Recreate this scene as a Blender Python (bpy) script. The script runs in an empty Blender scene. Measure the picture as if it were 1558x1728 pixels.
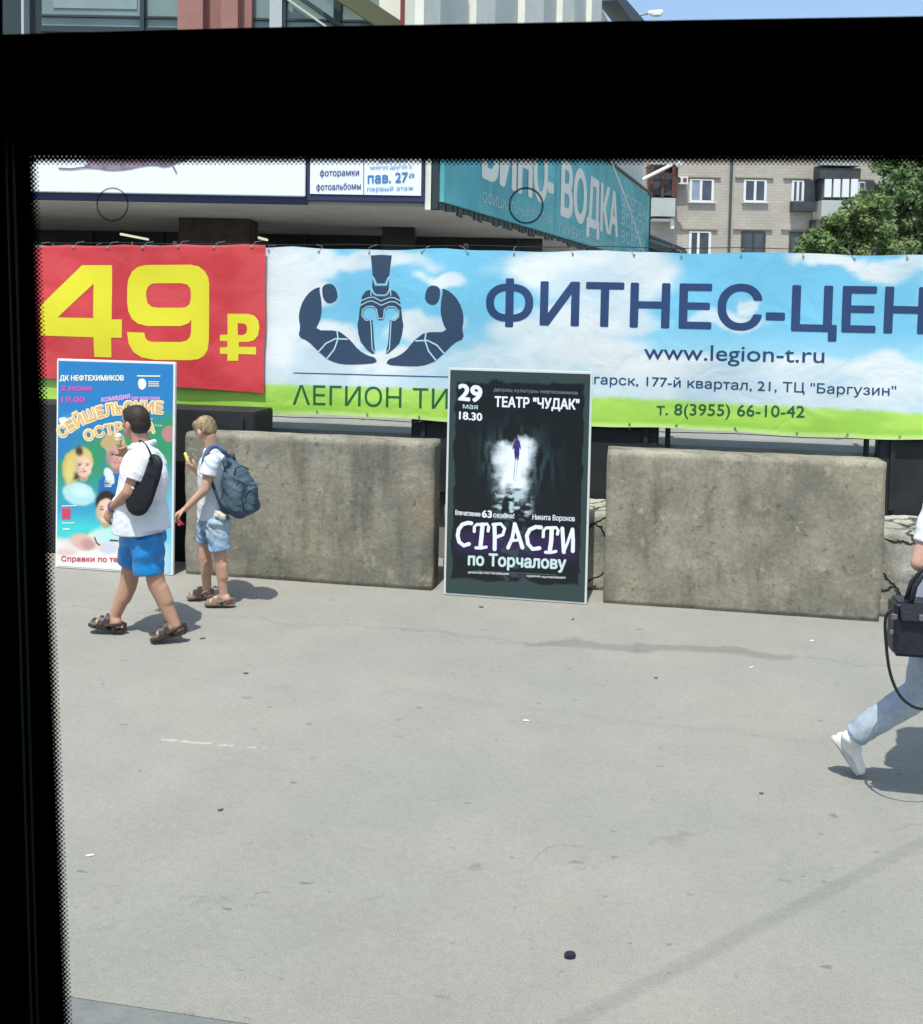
import bpy, bmesh, math, random
import numpy as np
from mathutils import Vector, Matrix, noise as mnoise
from mathutils.geometry import delaunay_2d_cdt

random.seed(7)
SC = bpy.context.scene
COL = SC.collection

# ------------------------------------------------------------------ camera
F, CX, CAMH = 1680.0, 779.0, 2.5                 # focal length in photo pixels, optical axis column, eye height (m)
YAW, PITCH, ROLL = math.radians(10), math.radians(3.1), math.radians(1.03)
CY = 508 + F * math.tan(PITCH)
_r0 = Vector((math.cos(YAW), math.sin(YAW), 0)); _fh = Vector((-math.sin(YAW), math.cos(YAW), 0)); _z = Vector((0, 0, 1))
_fw = _fh * math.cos(PITCH) - _z * math.sin(PITCH)
_u0 = _z * math.cos(PITCH) + _fh * math.sin(PITCH)
_u = _u0 * math.cos(ROLL) - _r0 * math.sin(ROLL)
_r = _r0 * math.cos(ROLL) + _u0 * math.sin(ROLL)
EYE = Vector((0, 0, CAMH))
cd = bpy.data.cameras.new('camera'); cam = bpy.data.objects.new('camera', cd); COL.objects.link(cam)
cam.matrix_world = Matrix(((_r.x, _u.x, -_fw.x, 0), (_r.y, _u.y, -_fw.y, 0), (_r.z, _u.z, -_fw.z, CAMH), (0, 0, 0, 1)))
cd.sensor_fit = 'VERTICAL'; cd.sensor_height = 24.0; cd.sensor_width = 24.0
cd.lens = F * 24.0 / 1728.0
cd.shift_y = -(864 - CY) / 1728.0
cd.clip_start = 0.03; cd.clip_end = 3000
cd.dof.use_dof = True; cd.dof.focus_distance = 8.5; cd.dof.aperture_fstop = 20.0
SC.camera = cam

# ------------------------------------------------------------------ light
SUN_EL = math.radians(68); _az = Vector((-0.08, -1.0)).normalized()
TO_SUN = Vector((_az.x * math.cos(SUN_EL), _az.y * math.cos(SUN_EL), math.sin(SUN_EL)))
w = bpy.data.worlds.new('World'); SC.world = w; w.use_nodes = True
nt = w.node_tree; nt.nodes.clear()
sky = nt.nodes.new('ShaderNodeTexSky'); sky.sky_type = 'NISHITA'; sky.sun_disc = False
sky.sun_elevation = SUN_EL; sky.sun_rotation = math.atan2(TO_SUN.x, TO_SUN.y); sky.air_density = 1.0; sky.dust_density = 1.5
bg = nt.nodes.new('ShaderNodeBackground'); bg.inputs[1].default_value = 0.15
wo = nt.nodes.new('ShaderNodeOutputWorld')
nt.links.new(sky.outputs[0], bg.inputs[0]); nt.links.new(bg.outputs[0], wo.inputs[0])
sd = bpy.data.lights.new('sun', 'SUN'); sd.energy = 3.5; sd.angle = math.radians(0.53); sd.color = (1.0, 0.965, 0.9)
so = bpy.data.objects.new('sun', sd); COL.objects.link(so)
so.rotation_euler = TO_SUN.to_track_quat('Z', 'Y').to_euler(); so.location = (0, 0, 30)
SC.view_settings.view_transform = 'Standard'; SC.view_settings.look = 'None'; SC.view_settings.gamma = 1
SC.view_settings.exposure = 0.58
SC.render.engine = 'CYCLES'
SC.cycles.transparent_max_bounces = 16

# ------------------------------------------------------------------ helpers
def ray(x, y): return _fw + _r * ((x - CX) / F) - _u * ((y - CY) / F)
def G(x, y, z=0.0):
    d = ray(x, y); return EYE + d * ((z - CAMH) / d.z)
def PY(x, y, Y):
    d = ray(x, y); return EYE + d * (Y / d.y)
def PD(x, y, D):
    d = ray(x, y); return EYE + d * (D / d.dot(_fh))
def PP(x, y, p, n):
    d = ray(x, y); return EYE + d * ((p - EYE).dot(n) / d.dot(n))

def lin(c):
    c = c / 255.0
    return c / 12.92 if c <= 0.04045 else ((c + 0.055) / 1.055) ** 2.4
def S(r, g, b, k=1.0): return (lin(r) * k, lin(g) * k, lin(b) * k, 1)

MATS = {}
def mat(name, col, rough=0.7, spec=0.3, var=0.0, vscale=8.0, bump=0.0, bscale=60.0, stretch=(1, 1, 1), metal=0.0, col2=None, cscale=2.0, thr=(0.4, 0.6), sheen=0, coat=0):
    if name in MATS: return MATS[name]
    m = bpy.data.materials.new(name); m.use_nodes = True; t = m.node_tree; L = t.links.new
    b = t.nodes['Principled BSDF']
    b.inputs['Roughness'].default_value = rough; b.inputs['Specular IOR Level'].default_value = spec; b.inputs['Metallic'].default_value = metal
    if coat: b.inputs['Coat Weight'].default_value = coat; b.inputs['Coat Roughness'].default_value = 0.25
    tc = t.nodes.new('ShaderNodeTexCoord'); mp = t.nodes.new('ShaderNodeMapping'); mp.inputs['Scale'].default_value = stretch
    L(tc.outputs['Object'], mp.inputs[0])
    rgb = t.nodes.new('ShaderNodeRGB'); rgb.outputs[0].default_value = col; out = rgb.outputs[0]
    if col2 is not None:
        n = t.nodes.new('ShaderNodeTexNoise'); n.inputs['Scale'].default_value = cscale; n.inputs['Detail'].default_value = 6; n.inputs['Roughness'].default_value = 0.62
        L(mp.outputs[0], n.inputs[0])
        r = t.nodes.new('ShaderNodeMapRange'); r.inputs[1].default_value = thr[0]; r.inputs[2].default_value = thr[1]; L(n.outputs[0], r.inputs[0])
        mx = t.nodes.new('ShaderNodeMix'); mx.data_type = 'RGBA'; L(r.outputs[0], mx.inputs[0]); L(out, mx.inputs[6]); mx.inputs[7].default_value = col2; out = mx.outputs[2]
    if var > 0:
        n = t.nodes.new('ShaderNodeTexNoise'); n.inputs['Scale'].default_value = vscale; n.inputs['Detail'].default_value = 5
        L(mp.outputs[0], n.inputs[0])
        r = t.nodes.new('ShaderNodeMapRange'); r.inputs[1].default_value = 0.25; r.inputs[2].default_value = 0.75; r.inputs[3].default_value = 1 - var; r.inputs[4].default_value = 1 + var
        L(n.outputs[0], r.inputs[0])
        mx = t.nodes.new('ShaderNodeMix'); mx.data_type = 'RGBA'; mx.blend_type = 'MULTIPLY'; mx.inputs[0].default_value = 1
        L(out, mx.inputs[6]); L(r.outputs[0], mx.inputs[7]); out = mx.outputs[2]
    L(out, b.inputs['Base Color'])
    if bump > 0:
        n = t.nodes.new('ShaderNodeTexNoise'); n.inputs['Scale'].default_value = bscale; n.inputs['Detail'].default_value = 4
        L(mp.outputs[0], n.inputs[0])
        bp = t.nodes.new('ShaderNodeBump'); bp.inputs['Strength'].default_value = bump; bp.inputs['Distance'].default_value = 0.02
        L(n.outputs[0], bp.inputs['Height']); L(bp.outputs[0], b.inputs['Normal'])
    MATS[name] = m
    return m

def print_mat(name, rough=0.55, bump=0.0, bscale=3.0):
    m = bpy.data.materials.new(name); m.use_nodes = True; t = m.node_tree; L = t.links.new
    b = t.nodes['Principled BSDF']; b.inputs['Roughness'].default_value = rough; b.inputs['Specular IOR Level'].default_value = 0.3
    a = t.nodes.new('ShaderNodeAttribute'); a.attribute_name = 'ink'; L(a.outputs['Color'], b.inputs['Base Color'])
    if bump:
        tc = t.nodes.new('ShaderNodeTexCoord'); n = t.nodes.new('ShaderNodeTexNoise'); n.inputs['Scale'].default_value = bscale; n.inputs['Detail'].default_value = 5; n.inputs['Distortion'].default_value = 1.2
        L(tc.outputs['Object'], n.inputs[0]); bp = t.nodes.new('ShaderNodeBump'); bp.inputs['Strength'].default_value = bump; bp.inputs['Distance'].default_value = 0.05
        L(n.outputs[0], bp.inputs['Height']); L(bp.outputs[0], b.inputs['Normal'])
    return m

def tag(o, label=None, cat=None, group=None, kind=None):
    if label: o['label'] = label
    if cat: o['category'] = cat
    if group: o['group'] = group
    if kind: o['kind'] = kind
    return o
def link(o, parent=None):
    COL.objects.link(o)
    if parent is not None:
        o.parent = parent
        o.matrix_parent_inverse = parent.matrix_basis.inverted()
    return o
def empty(name, loc=(0, 0, 0)):
    o = bpy.data.objects.new(name, None); o.location = loc; o.empty_display_size = 0.1; COL.objects.link(o); return o
def mesh(name, verts, faces, m, parent=None, smooth=False, mis=None):
    me = bpy.data.meshes.new(name); me.from_pydata([tuple(v) for v in verts], [], [tuple(f) for f in faces])
    for mm in (m if isinstance(m, (list, tuple)) else [m]): me.materials.append(mm)
    if mis is not None: me.polygons.foreach_set('material_index', mis)
    if smooth: me.polygons.foreach_set('use_smooth', [True] * len(me.polygons))
    me.update()
    return link(bpy.data.objects.new(name, me), parent)

class MB:
    """collects shapes, then links them as one mesh"""
    def __init__(s): s.v = []; s.f = []
    def add(s, vs, fs):
        k = len(s.v); s.v += [Vector(v) for v in vs]; s.f += [tuple(i + k for i in f) for f in fs]; return s
    def box(s, c, size, R=None):
        hx, hy, hz = size[0] / 2, size[1] / 2, size[2] / 2
        vs = [Vector((x, y, z)) for x in (-hx, hx) for y in (-hy, hy) for z in (-hz, hz)]
        if R is not None: vs = [R @ v for v in vs]
        return s.add([v + Vector(c) for v in vs], [(0, 1, 3, 2), (4, 6, 7, 5), (0, 4, 5, 1), (2, 3, 7, 6), (0, 2, 6, 4), (1, 5, 7, 3)])
    def bx(s, a, b): return s.box([(a[i] + b[i]) / 2 for i in range(3)], [abs(b[i] - a[i]) for i in range(3)])
    def prism(s, pts, ext):
        n = len(pts); pts = [Vector(p) for p in pts]; q = [p + Vector(ext) for p in pts]
        return s.add(pts + q, [tuple(range(n)), tuple(range(2 * n - 1, n - 1, -1))] + [(i, i + n, (i + 1) % n + n, (i + 1) % n) for i in range(n)])
    def rings(s, rings, cap=True):
        n = len(rings[0]); vs = [p for r in rings for p in r]; fs = []
        for i in range(len(rings) - 1):
            for j in range(n):
                a, b = i * n + j, i * n + (j + 1) % n
                fs.append((a, b, b + n, a + n))
        if cap: fs.append(tuple(range(n - 1, -1, -1))); fs.append(tuple((len(rings) - 1) * n + j for j in range(n)))
        return s.add(vs, fs)
    def tube(s, pts, rad, n=8, flat=None):
        pts = [Vector(p) for p in pts]; R = []
        rr = rad if isinstance(rad, (list, tuple)) else [rad] * len(pts)
        for i, p in enumerate(pts):
            d = (pts[min(i + 1, len(pts) - 1)] - pts[max(i - 1, 0)])
            if d.length < 1e-9: d = Vector((0, 0, 1))
            d.normalize()
            a = d.cross(Vector((0, 1, 0.01))) if flat is None else d.cross(Vector(flat))
            if a.length < 1e-3: a = d.cross(Vector((1, 0, 0)))
            a.normalize(); b = d.cross(a)
            fa = 1.0
            if flat is not None: fa = 0.35
            R.append([p + a * (rr[i] * math.cos(t)) + b * (rr[i] * fa * math.sin(t)) for t in [2 * math.pi * k / n for k in range(n)]])
        return s.rings(R)
    def cone(s, p0, r0, p1, r1, n=20, sq=1.0, sqdir=(0, 1, 0), round_ends=False):
        """tapered limb with elliptical section; sq scales the section along sqdir"""
        p0, p1 = Vector(p0), Vector(p1); d = (p1 - p0); Ln = d.length; d.normalize()
        b = Vector(sqdir) - d * d.dot(Vector(sqdir)); b.normalize(); a = d.cross(b)
        R = []
        prof = [(0, r0), (Ln / 3, r0 + (r1 - r0) / 3), (2 * Ln / 3, r0 + 2 * (r1 - r0) / 3), (Ln, r1)]
        if round_ends:
            prof = [(-r0 * math.cos(t), r0 * math.sin(t)) for t in (0.12, 0.45, 0.85, 1.2)] + prof + [(Ln + r1 * math.cos(t), r1 * math.sin(t)) for t in (1.2, 0.85, 0.45, 0.12)]
        for h, r in prof:
            c = p0 + d * h
            R.append([c + a * (r * math.cos(t)) + b * (r * sq * math.sin(t)) for t in [2 * math.pi * k / n for k in range(n)]])
        return s.rings(R)
    def cap(s, p0, r0, p1, r1, **k): return s.cone(p0, r0, p1, r1, round_ends=True, **k)
    def ell(s, c, rad, R=None, n=20, m=12):
        c = Vector(c); rings = []
        for i in range(m + 1):
            t = -math.pi / 2 + 0.04 + (math.pi - 0.08) * i / m
            ring = []
            for k in range(n):
                a = 2 * math.pi * k / n
                v = Vector((rad[0] * math.cos(t) * math.cos(a), rad[1] * math.cos(t) * math.sin(a), rad[2] * math.sin(t)))
                ring.append(c + (R @ v if R is not None else v))
            rings.append(ring)
        return s.rings(rings)
    def build(s, name, m, parent=None, smooth=False, bevel=0.0, segs=2):
        me = bpy.data.meshes.new(name); bm = bmesh.new()
        vs = [bm.verts.new(v) for v in s.v]
        for f in s.f:
            try: bm.faces.new([vs[i] for i in f])
            except ValueError: pass
        bmesh.ops.recalc_face_normals(bm, faces=bm.faces)
        if bevel > 0: bmesh.ops.bevel(bm, geom=list(bm.edges), offset=bevel, segments=segs, affect='EDGES', clamp_overlap=True)
        bm.to_mesh(me); bm.free(); me.materials.append(m)
        if smooth: me.polygons.foreach_set('use_smooth', [True] * len(me.polygons))
        return link(bpy.data.objects.new(name, me), parent)
    def organic(s, name, m, parent=None, voxel=0.007, smooth=4, disp=None, cut=None):
        """one continuous skin over everything collected"""
        me = bpy.data.meshes.new(name); me.from_pydata([tuple(v) for v in s.v], [], s.f); me.update()
        bm = bmesh.new(); bm.from_mesh(me); bmesh.ops.recalc_face_normals(bm, faces=bm.faces); bm.to_mesh(me); bm.free()
        o = bpy.data.objects.new(name, me); COL.objects.link(o)
        r = o.modifiers.new('r', 'REMESH'); r.mode = 'VOXEL'; r.voxel_size = voxel
        k = o.modifiers.new('s', 'SMOOTH'); k.iterations = smooth; k.factor = 0.5
        dg = bpy.context.evaluated_depsgraph_get(); dg.update()
        me2 = bpy.data.meshes.new_from_object(o.evaluated_get(dg))
        bpy.data.objects.remove(o); bpy.data.meshes.remove(me)
        me2.name = name; me2.materials.clear(); me2.materials.append(m)
        if disp:
            n = len(me2.vertices); co = np.empty(n * 3, np.float32); me2.vertices.foreach_get('co', co); co = co.reshape(-1, 3).astype(float)
            no = np.empty(n * 3, np.float32); me2.vertex_normals.foreach_get('vector', no); no = no.reshape(-1, 3)
            co = co + no * disp(co)[:, None]; me2.vertices.foreach_set('co', co.astype(np.float32).ravel())
        me2.polygons.foreach_set('use_smooth', [True] * len(me2.polygons)); me2.update()
        return link(bpy.data.objects.new(name, me2), parent)

# numpy value noise for printed pictures
_tab = np.random.RandomState(3).rand(256, 256)
def vn(x, y):
    xi = np.floor(x).astype(int); yi = np.floor(y).astype(int); fx = x - xi; fy = y - yi
    fx = fx * fx * (3 - 2 * fx); fy = fy * fy * (3 - 2 * fy)
    g = lambda a, b: _tab[a & 255, b & 255]
    return (g(xi, yi) * (1 - fx) + g(xi + 1, yi) * fx) * (1 - fy) + (g(xi, yi + 1) * (1 - fx) + g(xi + 1, yi + 1) * fx) * fy
_t3 = np.random.RandomState(5).rand(32, 32, 32) * 2 - 1
def vn3(p):
    i = np.floor(p).astype(int); f = p - i; f = f * f * (3 - 2 * f); r = 0
    for dx in (0, 1):
        for dy in (0, 1):
            for dz in (0, 1):
                wgt = (f[:, 0] if dx else 1 - f[:, 0]) * (f[:, 1] if dy else 1 - f[:, 1]) * (f[:, 2] if dz else 1 - f[:, 2])
                r = r + wgt * _t3[(i[:, 0] + dx) & 31, (i[:, 1] + dy) & 31, (i[:, 2] + dz) & 31]
    return r
def fbm(x, y, o=5):
    s = 0; a = 0.5
    for i in range(o): s = s + a * vn(x * 2 ** i + 17 * i, y * 2 ** i + 5 * i); a *= 0.5
    return s
def ss(a, b, x):
    t = np.clip((x - a) / (b - a), 0, 1); return t * t * (3 - 2 * t)
def mixc(A, B, t): return A * (1 - t[..., None]) + np.array(B)[:3] * t[..., None]

def ink_grid(name, nx, nz, pos, colour, m, parent=None):
    """a printed sheet: pos(u,v)->xyz, colour(U,V)->rgb on an nx*nz grid"""
    us = np.linspace(0, 1, nx + 1); vs = np.linspace(0, 1, nz + 1); U, V = np.meshgrid(us, vs)
    rgb = colour(U, V).reshape(-1, 3)
    verts = [pos(u, v) for v in vs for u in us]
    faces = [(j * (nx + 1) + i, j * (nx + 1) + i + 1, (j + 1) * (nx + 1) + i + 1, (j + 1) * (nx + 1) + i) for j in range(nz) for i in range(nx)]
    o = mesh(name, verts, faces, m, parent, smooth=True)
    at = o.data.attributes.new('ink', 'FLOAT_COLOR', 'POINT')
    at.data.foreach_set('color', np.concatenate([rgb, np.ones((len(rgb), 1))], 1).astype(np.float32).ravel())
    return o

# lettering: outlines turned into flat faces in 2D
_dgc = {}
def _eval2d(cu):
    o = bpy.data.objects.new('t', cu); COL.objects.link(o)
    dg = bpy.context.evaluated_depsgraph_get(); dg.update()
    me = bpy.data.meshes.new_from_object(o.evaluated_get(dg))
    v = np.array([x.co[:2] for x in me.vertices]).reshape(-1, 2); f = [tuple(p.vertices) for p in me.polygons]
    bpy.data.objects.remove(o); bpy.data.meshes.remove(me); return v, f
def text2d(body, weight=0.0, spacing=1.0):
    k = (body, weight, spacing)
    if k not in _dgc:
        cu = bpy.data.curves.new('t', 'FONT'); cu.body = body; cu.size = 1.0; cu.offset = weight; cu.resolution_u = 3; cu.space_character = spacing; cu.fill_mode = 'FRONT'
        _dgc[k] = _eval2d(cu); bpy.data.curves.remove(cu)
    return _dgc[k]
def lay(body, weight=0.0, spacing=1.0):
    """a line of text: the font's outlines filled where they wind round a point. third column: layer step"""
    k = ('lay', body, weight, spacing)
    if k in _dgc: return _dgc[k]
    cu = bpy.data.curves.new('t', 'FONT'); cu.body = body; cu.size = 1.0; cu.offset = weight; cu.resolution_u = 3; cu.space_character = spacing; cu.fill_mode = 'NONE'
    o = bpy.data.objects.new('t', cu); COL.objects.link(o); dg = bpy.context.evaluated_depsgraph_get(); dg.update()
    me = bpy.data.meshes.new_from_object(o.evaluated_get(dg)); co = [tuple(x.co[:2]) for x in me.vertices]; nb = {}
    for e in me.edges: a, b = e.vertices; nb.setdefault(a, []).append(b); nb.setdefault(b, []).append(a)
    od = [(e.vertices[0], e.vertices[1]) for e in me.edges]; nxt = {a: b for a, b in od}
    bpy.data.objects.remove(o); bpy.data.meshes.remove(me); bpy.data.curves.remove(cu)
    loops = []; seen = set()
    for st in range(len(co)):
        if st in seen or st not in nxt: continue
        lp = []; c = st
        while c not in seen and c in nxt: seen.add(c); lp.append(co[c]); c = nxt[c]
        q = [p for i, p in enumerate(lp) if (Vector(p) - Vector(lp[i - 1])).length > 1e-5]
        if len(q) > 2: loops.append(q)
    P = [Vector(p) for lp in loops for p in lp]; E = []; n = 0
    for lp in loops: E += [(n + i, n + (i + 1) % len(lp)) for i in range(len(lp))]; n += len(lp)
    ov, oe, of, _a, _b, _c = delaunay_2d_cdt(P, E, [], 0, 1e-6)
    ov = np.array([tuple(p) for p in ov]); tri = np.array([tuple(t) for t in of if len(t) == 3]); cen = ov[tri].mean(1)
    A = np.array([tuple(P[i]) for i, j in E]); B = np.array([tuple(P[j]) for i, j in E]); wn = np.zeros(len(tri))
    for (x1, y1), (x2, y2) in zip(A, B):                       # winding number of every triangle's middle
        if y1 == y2: continue
        xs = x1 + (cen[:, 1] - y1) * (x2 - x1) / (y2 - y1)
        wn += np.where((y1 <= cen[:, 1]) & (cen[:, 1] < y2) & (xs > cen[:, 0]), 1, 0) - np.where((y2 <= cen[:, 1]) & (cen[:, 1] < y1) & (xs > cen[:, 0]), 1, 0)
    V = np.concatenate([ov, np.zeros((len(ov), 1))], 1); Fc = [tuple(int(q) for q in t) for t in tri[wn != 0]]
    _dgc[k] = (np.array(V), Fc); return _dgc[k]
CAPH = float(text2d('Н')[0][:, 1].max())
def poly2d(loops):
    cu = bpy.data.curves.new('p', 'CURVE'); cu.dimensions = '2D'; cu.fill_mode = 'BOTH'
    for lp in loops:
        sp = cu.splines.new('POLY'); sp.points.add(len(lp) - 1); sp.use_cyclic_u = True
        for i, p in enumerate(lp): sp.points[i].co = (p[0], p[1], 0, 1)
    r = _eval2d(cu); bpy.data.curves.remove(cu); return r
def chaikin(p, n=2):
    for _ in range(n):
        q = []
        for i in range(len(p)):
            a, b = p[i], p[(i + 1) % len(p)]
            q += [(a[0] * .75 + b[0] * .25, a[1] * .75 + b[1] * .25), (a[0] * .25 + b[0] * .75, a[1] * .25 + b[1] * .75)]
        p = q
    return p
def stroke2d(pts, w):
    """open line as a ribbon with rounded ends"""
    P = [np.array(p, float) for p in pts]; Lf = []; Rt = []
    for i, p in enumerate(P):
        d = P[min(i + 1, len(P) - 1)] - P[max(i - 1, 0)]; d = d / (np.linalg.norm(d) + 1e-9); n = np.array([-d[1], d[0]])
        Lf.append(p + n * w / 2); Rt.append(p - n * w / 2)
    d0 = (P[1] - P[0]); d0 /= np.linalg.norm(d0); d1 = (P[-1] - P[-2]); d1 /= np.linalg.norm(d1)
    def arc(c, d, sgn):
        b = math.atan2(d[1], d[0]); return [c + np.array([math.cos(b + a), math.sin(b + a)]) * w / 2 for a in ((1.1, 0.55, 0, -0.55, -1.1) if sgn > 0 else (1.1, 0.55, 0, -0.55, -1.1))]
    lp = Lf + arc(P[-1], d1, 1) + Rt[::-1] + arc(P[0], -d0, 1)
    n = len(Lf)
    vs = [tuple(x) for x in lp]; m = len(vs); fs = []
    for i in range(n - 1):
        fs.append((i, m - 6 - i, m - 7 - i, i + 1))
    e = list(range(n - 1, n + 6)); fs.append(tuple(e)); fs.append(tuple([m - 6] + list(range(m - 5, m)) + [0]))
    return np.array(vs), fs

def bold(w):
    if w <= 0: return [(0, 0)]
    n = 8 if w > .015 else 4
    return [(math.cos(2 * math.pi * k / n + .39), math.sin(2 * math.pi * k / n + .39)) for k in range(n)] + [(0, 0)]
class Print:
    """lettering and marks of one ink, laid on a surface through fn(x,z,layer) -> xyz"""
    def __init__(s, px2s, fn, maxlen=0.12): s.p2s = px2s; s.fn = fn; s.v = []; s.f = []; s.maxlen = maxlen
    def add(s, v2, f, layer):
        k = len(s.v); s.v += [(p[0], p[1], layer + (p[2] if len(p) > 2 else 0)) for p in v2]; s.f += [tuple(i + k for i in q) for q in f]
    def text(s, body, pL, pR, cap, layer=1, weight=0.0, spacing=1.0, lower=False):
        v, f = lay(body, min(weight, 0.0), spacing)
        A = s.p2s(*pL); B = s.p2s(*pR); T = s.p2s(pL[0], pL[1] - cap); h = T[1] - A[1]
        x0, x1 = v[:, 0].min(), v[:, 0].max(); t = (v[:, 0] - x0) / (x1 - x0); q = v[:, 1] / CAPH * h
        X_ = A[0] + (B[0] - A[0]) * t; Z_ = A[1] + (B[1] - A[1]) * t + q; r = abs(weight) * h / CAPH
        for i, (dx, dz) in enumerate(bold(weight)): s.add(list(zip(X_ + dx * r, Z_ + dz * r, v[:, 2])), f, layer + .05 * i)
    def arc(s, body, pts, cap, layer=1, weight=0.0):
        """letters along a polyline of pixels"""
        v, f = lay(body); P = [Vector(s.p2s(*p)) for p in pts]
        T = s.p2s(pts[0][0], pts[0][1] - cap); h = T[1] - P[0][1]
        x0, x1 = v[:, 0].min(), v[:, 0].max(); out = []
        for x, y, _l in v:
            t = (x - x0) / (x1 - x0) * (len(P) - 1); i = min(int(t), len(P) - 2); u = t - i
            p = P[i].lerp(P[i + 1], u); a = P[max(i - 1, 0)]; d = (P[i + 1] - P[i]).normalized()
            if u > 0.5 and i < len(P) - 2: d = d.lerp((P[i + 2] - P[i + 1]).normalized(), u - 0.5)
            elif u < 0.5 and i > 0: d = d.lerp((P[i] - P[i - 1]).normalized(), 0.5 - u)
            n = Vector((-d.y, d.x)); q = p + n * (y / CAPH * h); out.append((q.x, q.y))
        r = weight * h / CAPH
        for i, (dx, dz) in enumerate(bold(weight)): s.add([(a + dx * r, b + dz * r) for a, b in out], f, layer + .04 * i)
    def poly(s, loops, layer=1, smooth=0):
        L = [[tuple(s.p2s(*p)) for p in lp] for lp in loops]
        if smooth: L = [chaikin(l, smooth) for l in L]
        v, f = poly2d(L); s.add(v, f, layer)
    def line(s, pts, w, layer=2):
        P = [s.p2s(*p) for p in pts]; v, f = stroke2d(P, w); s.add(v, f, layer)
    def build(s, name, m, parent=None):
        bm = bmesh.new(); vs = [bm.verts.new(v) for v in s.v]
        for q in s.f:
            try: bm.faces.new([vs[i] for i in q])
            except ValueError: pass
        for _ in range(6):
            E = [e for e in bm.edges if e.calc_length() > s.maxlen]
            if not E: break
            bmesh.ops.triangulate(bm, faces=[f for f in bm.faces if len(f.verts) > 4])
            E = [e for e in bm.edges if e.calc_length() > s.maxlen]
            bmesh.ops.subdivide_edges(bm, edges=E, cuts=1)
            bmesh.ops.triangulate(bm, faces=bm.faces)
        for v in bm.verts: v.co = s.fn(v.co.x, v.co.y, v.co.z)
        bm.normal_update()
        for f in bm.faces:
            if f.normal.y > 0: f.normal_flip()
        me = bpy.data.meshes.new(name); bm.to_mesh(me); bm.free(); me.materials.append(m)
        return link(bpy.data.objects.new(name, me), parent)

def rough_block(name, a, b, m, parent=None, cell=0.05, amp=0.005, rnd=0.03, seed=0):
    """cast concrete: a box whose corners are worn and whose faces are uneven"""
    bm = bmesh.new()
    n = [max(2, int(round(abs(b[i] - a[i]) / cell))) for i in range(3)]
    vd = {}
    def V(i, j, k):
        if (i, j, k) not in vd: vd[(i, j, k)] = bm.verts.new((a[0] + (b[0] - a[0]) * i / n[0], a[1] + (b[1] - a[1]) * j / n[1], a[2] + (b[2] - a[2]) * k / n[2]))
        return vd[(i, j, k)]
    for i in range(n[0]):
        for k in range(n[2]):
            bm.faces.new((V(i, 0, k), V(i + 1, 0, k), V(i + 1, 0, k + 1), V(i, 0, k + 1))); bm.faces.new((V(i, n[1], k), V(i, n[1], k + 1), V(i + 1, n[1], k + 1), V(i + 1, n[1], k)))
    for j in range(n[1]):
        for k in range(n[2]):
            bm.faces.new((V(0, j, k), V(0, j, k + 1), V(0, j + 1, k + 1), V(0, j + 1, k))); bm.faces.new((V(n[0], j, k), V(n[0], j + 1, k), V(n[0], j + 1, k + 1), V(n[0], j, k + 1)))
    for i in range(n[0]):
        for j in range(n[1]):
            bm.faces.new((V(i, j, 0), V(i, j + 1, 0), V(i + 1, j + 1, 0), V(i + 1, j, 0))); bm.faces.new((V(i, j, n[2]), V(i + 1, j, n[2]), V(i + 1, j + 1, n[2]), V(i, j + 1, n[2])))
    c = [(a[i] + b[i]) / 2 for i in range(3)]; h = [abs(b[i] - a[i]) / 2 for i in range(3)]
    for v in bm.verts:
        p = v.co.copy(); rr = rnd * (0.35 + 1.6 * abs(mnoise.noise(p * 3.1 + Vector((seed, 0, 0)))) + 2.2 * max(0, mnoise.noise(p * 5.7 + Vector((0, seed, 0))) - .25))
        rr = min(rr, min(h) * 0.9)
        q = Vector([max(-h[i] + rr, min(h[i] - rr, p[i] - c[i])) for i in range(3)]); d = Vector([p[i] - c[i] for i in range(3)]) - q
        if d.length > 1e-6: p = Vector(c) + q + d.normalized() * rr
        nv = mnoise.noise_vector(p * 3.1 + Vector((seed, 3, 1))) * amp + mnoise.noise_vector(p * 11 + Vector((0, seed, 1))) * amp * 0.45
        v.co = p + nv
        if v.co.z < a[2] - 0.02: v.co.z = a[2] - 0.02
    me = bpy.data.meshes.new(name); bm.to_mesh(me); bm.free(); me.materials.append(m)
    me.polygons.foreach_set('use_smooth', [True] * len(me.polygons))
    return link(bpy.data.objects.new(name, me), parent)
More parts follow.
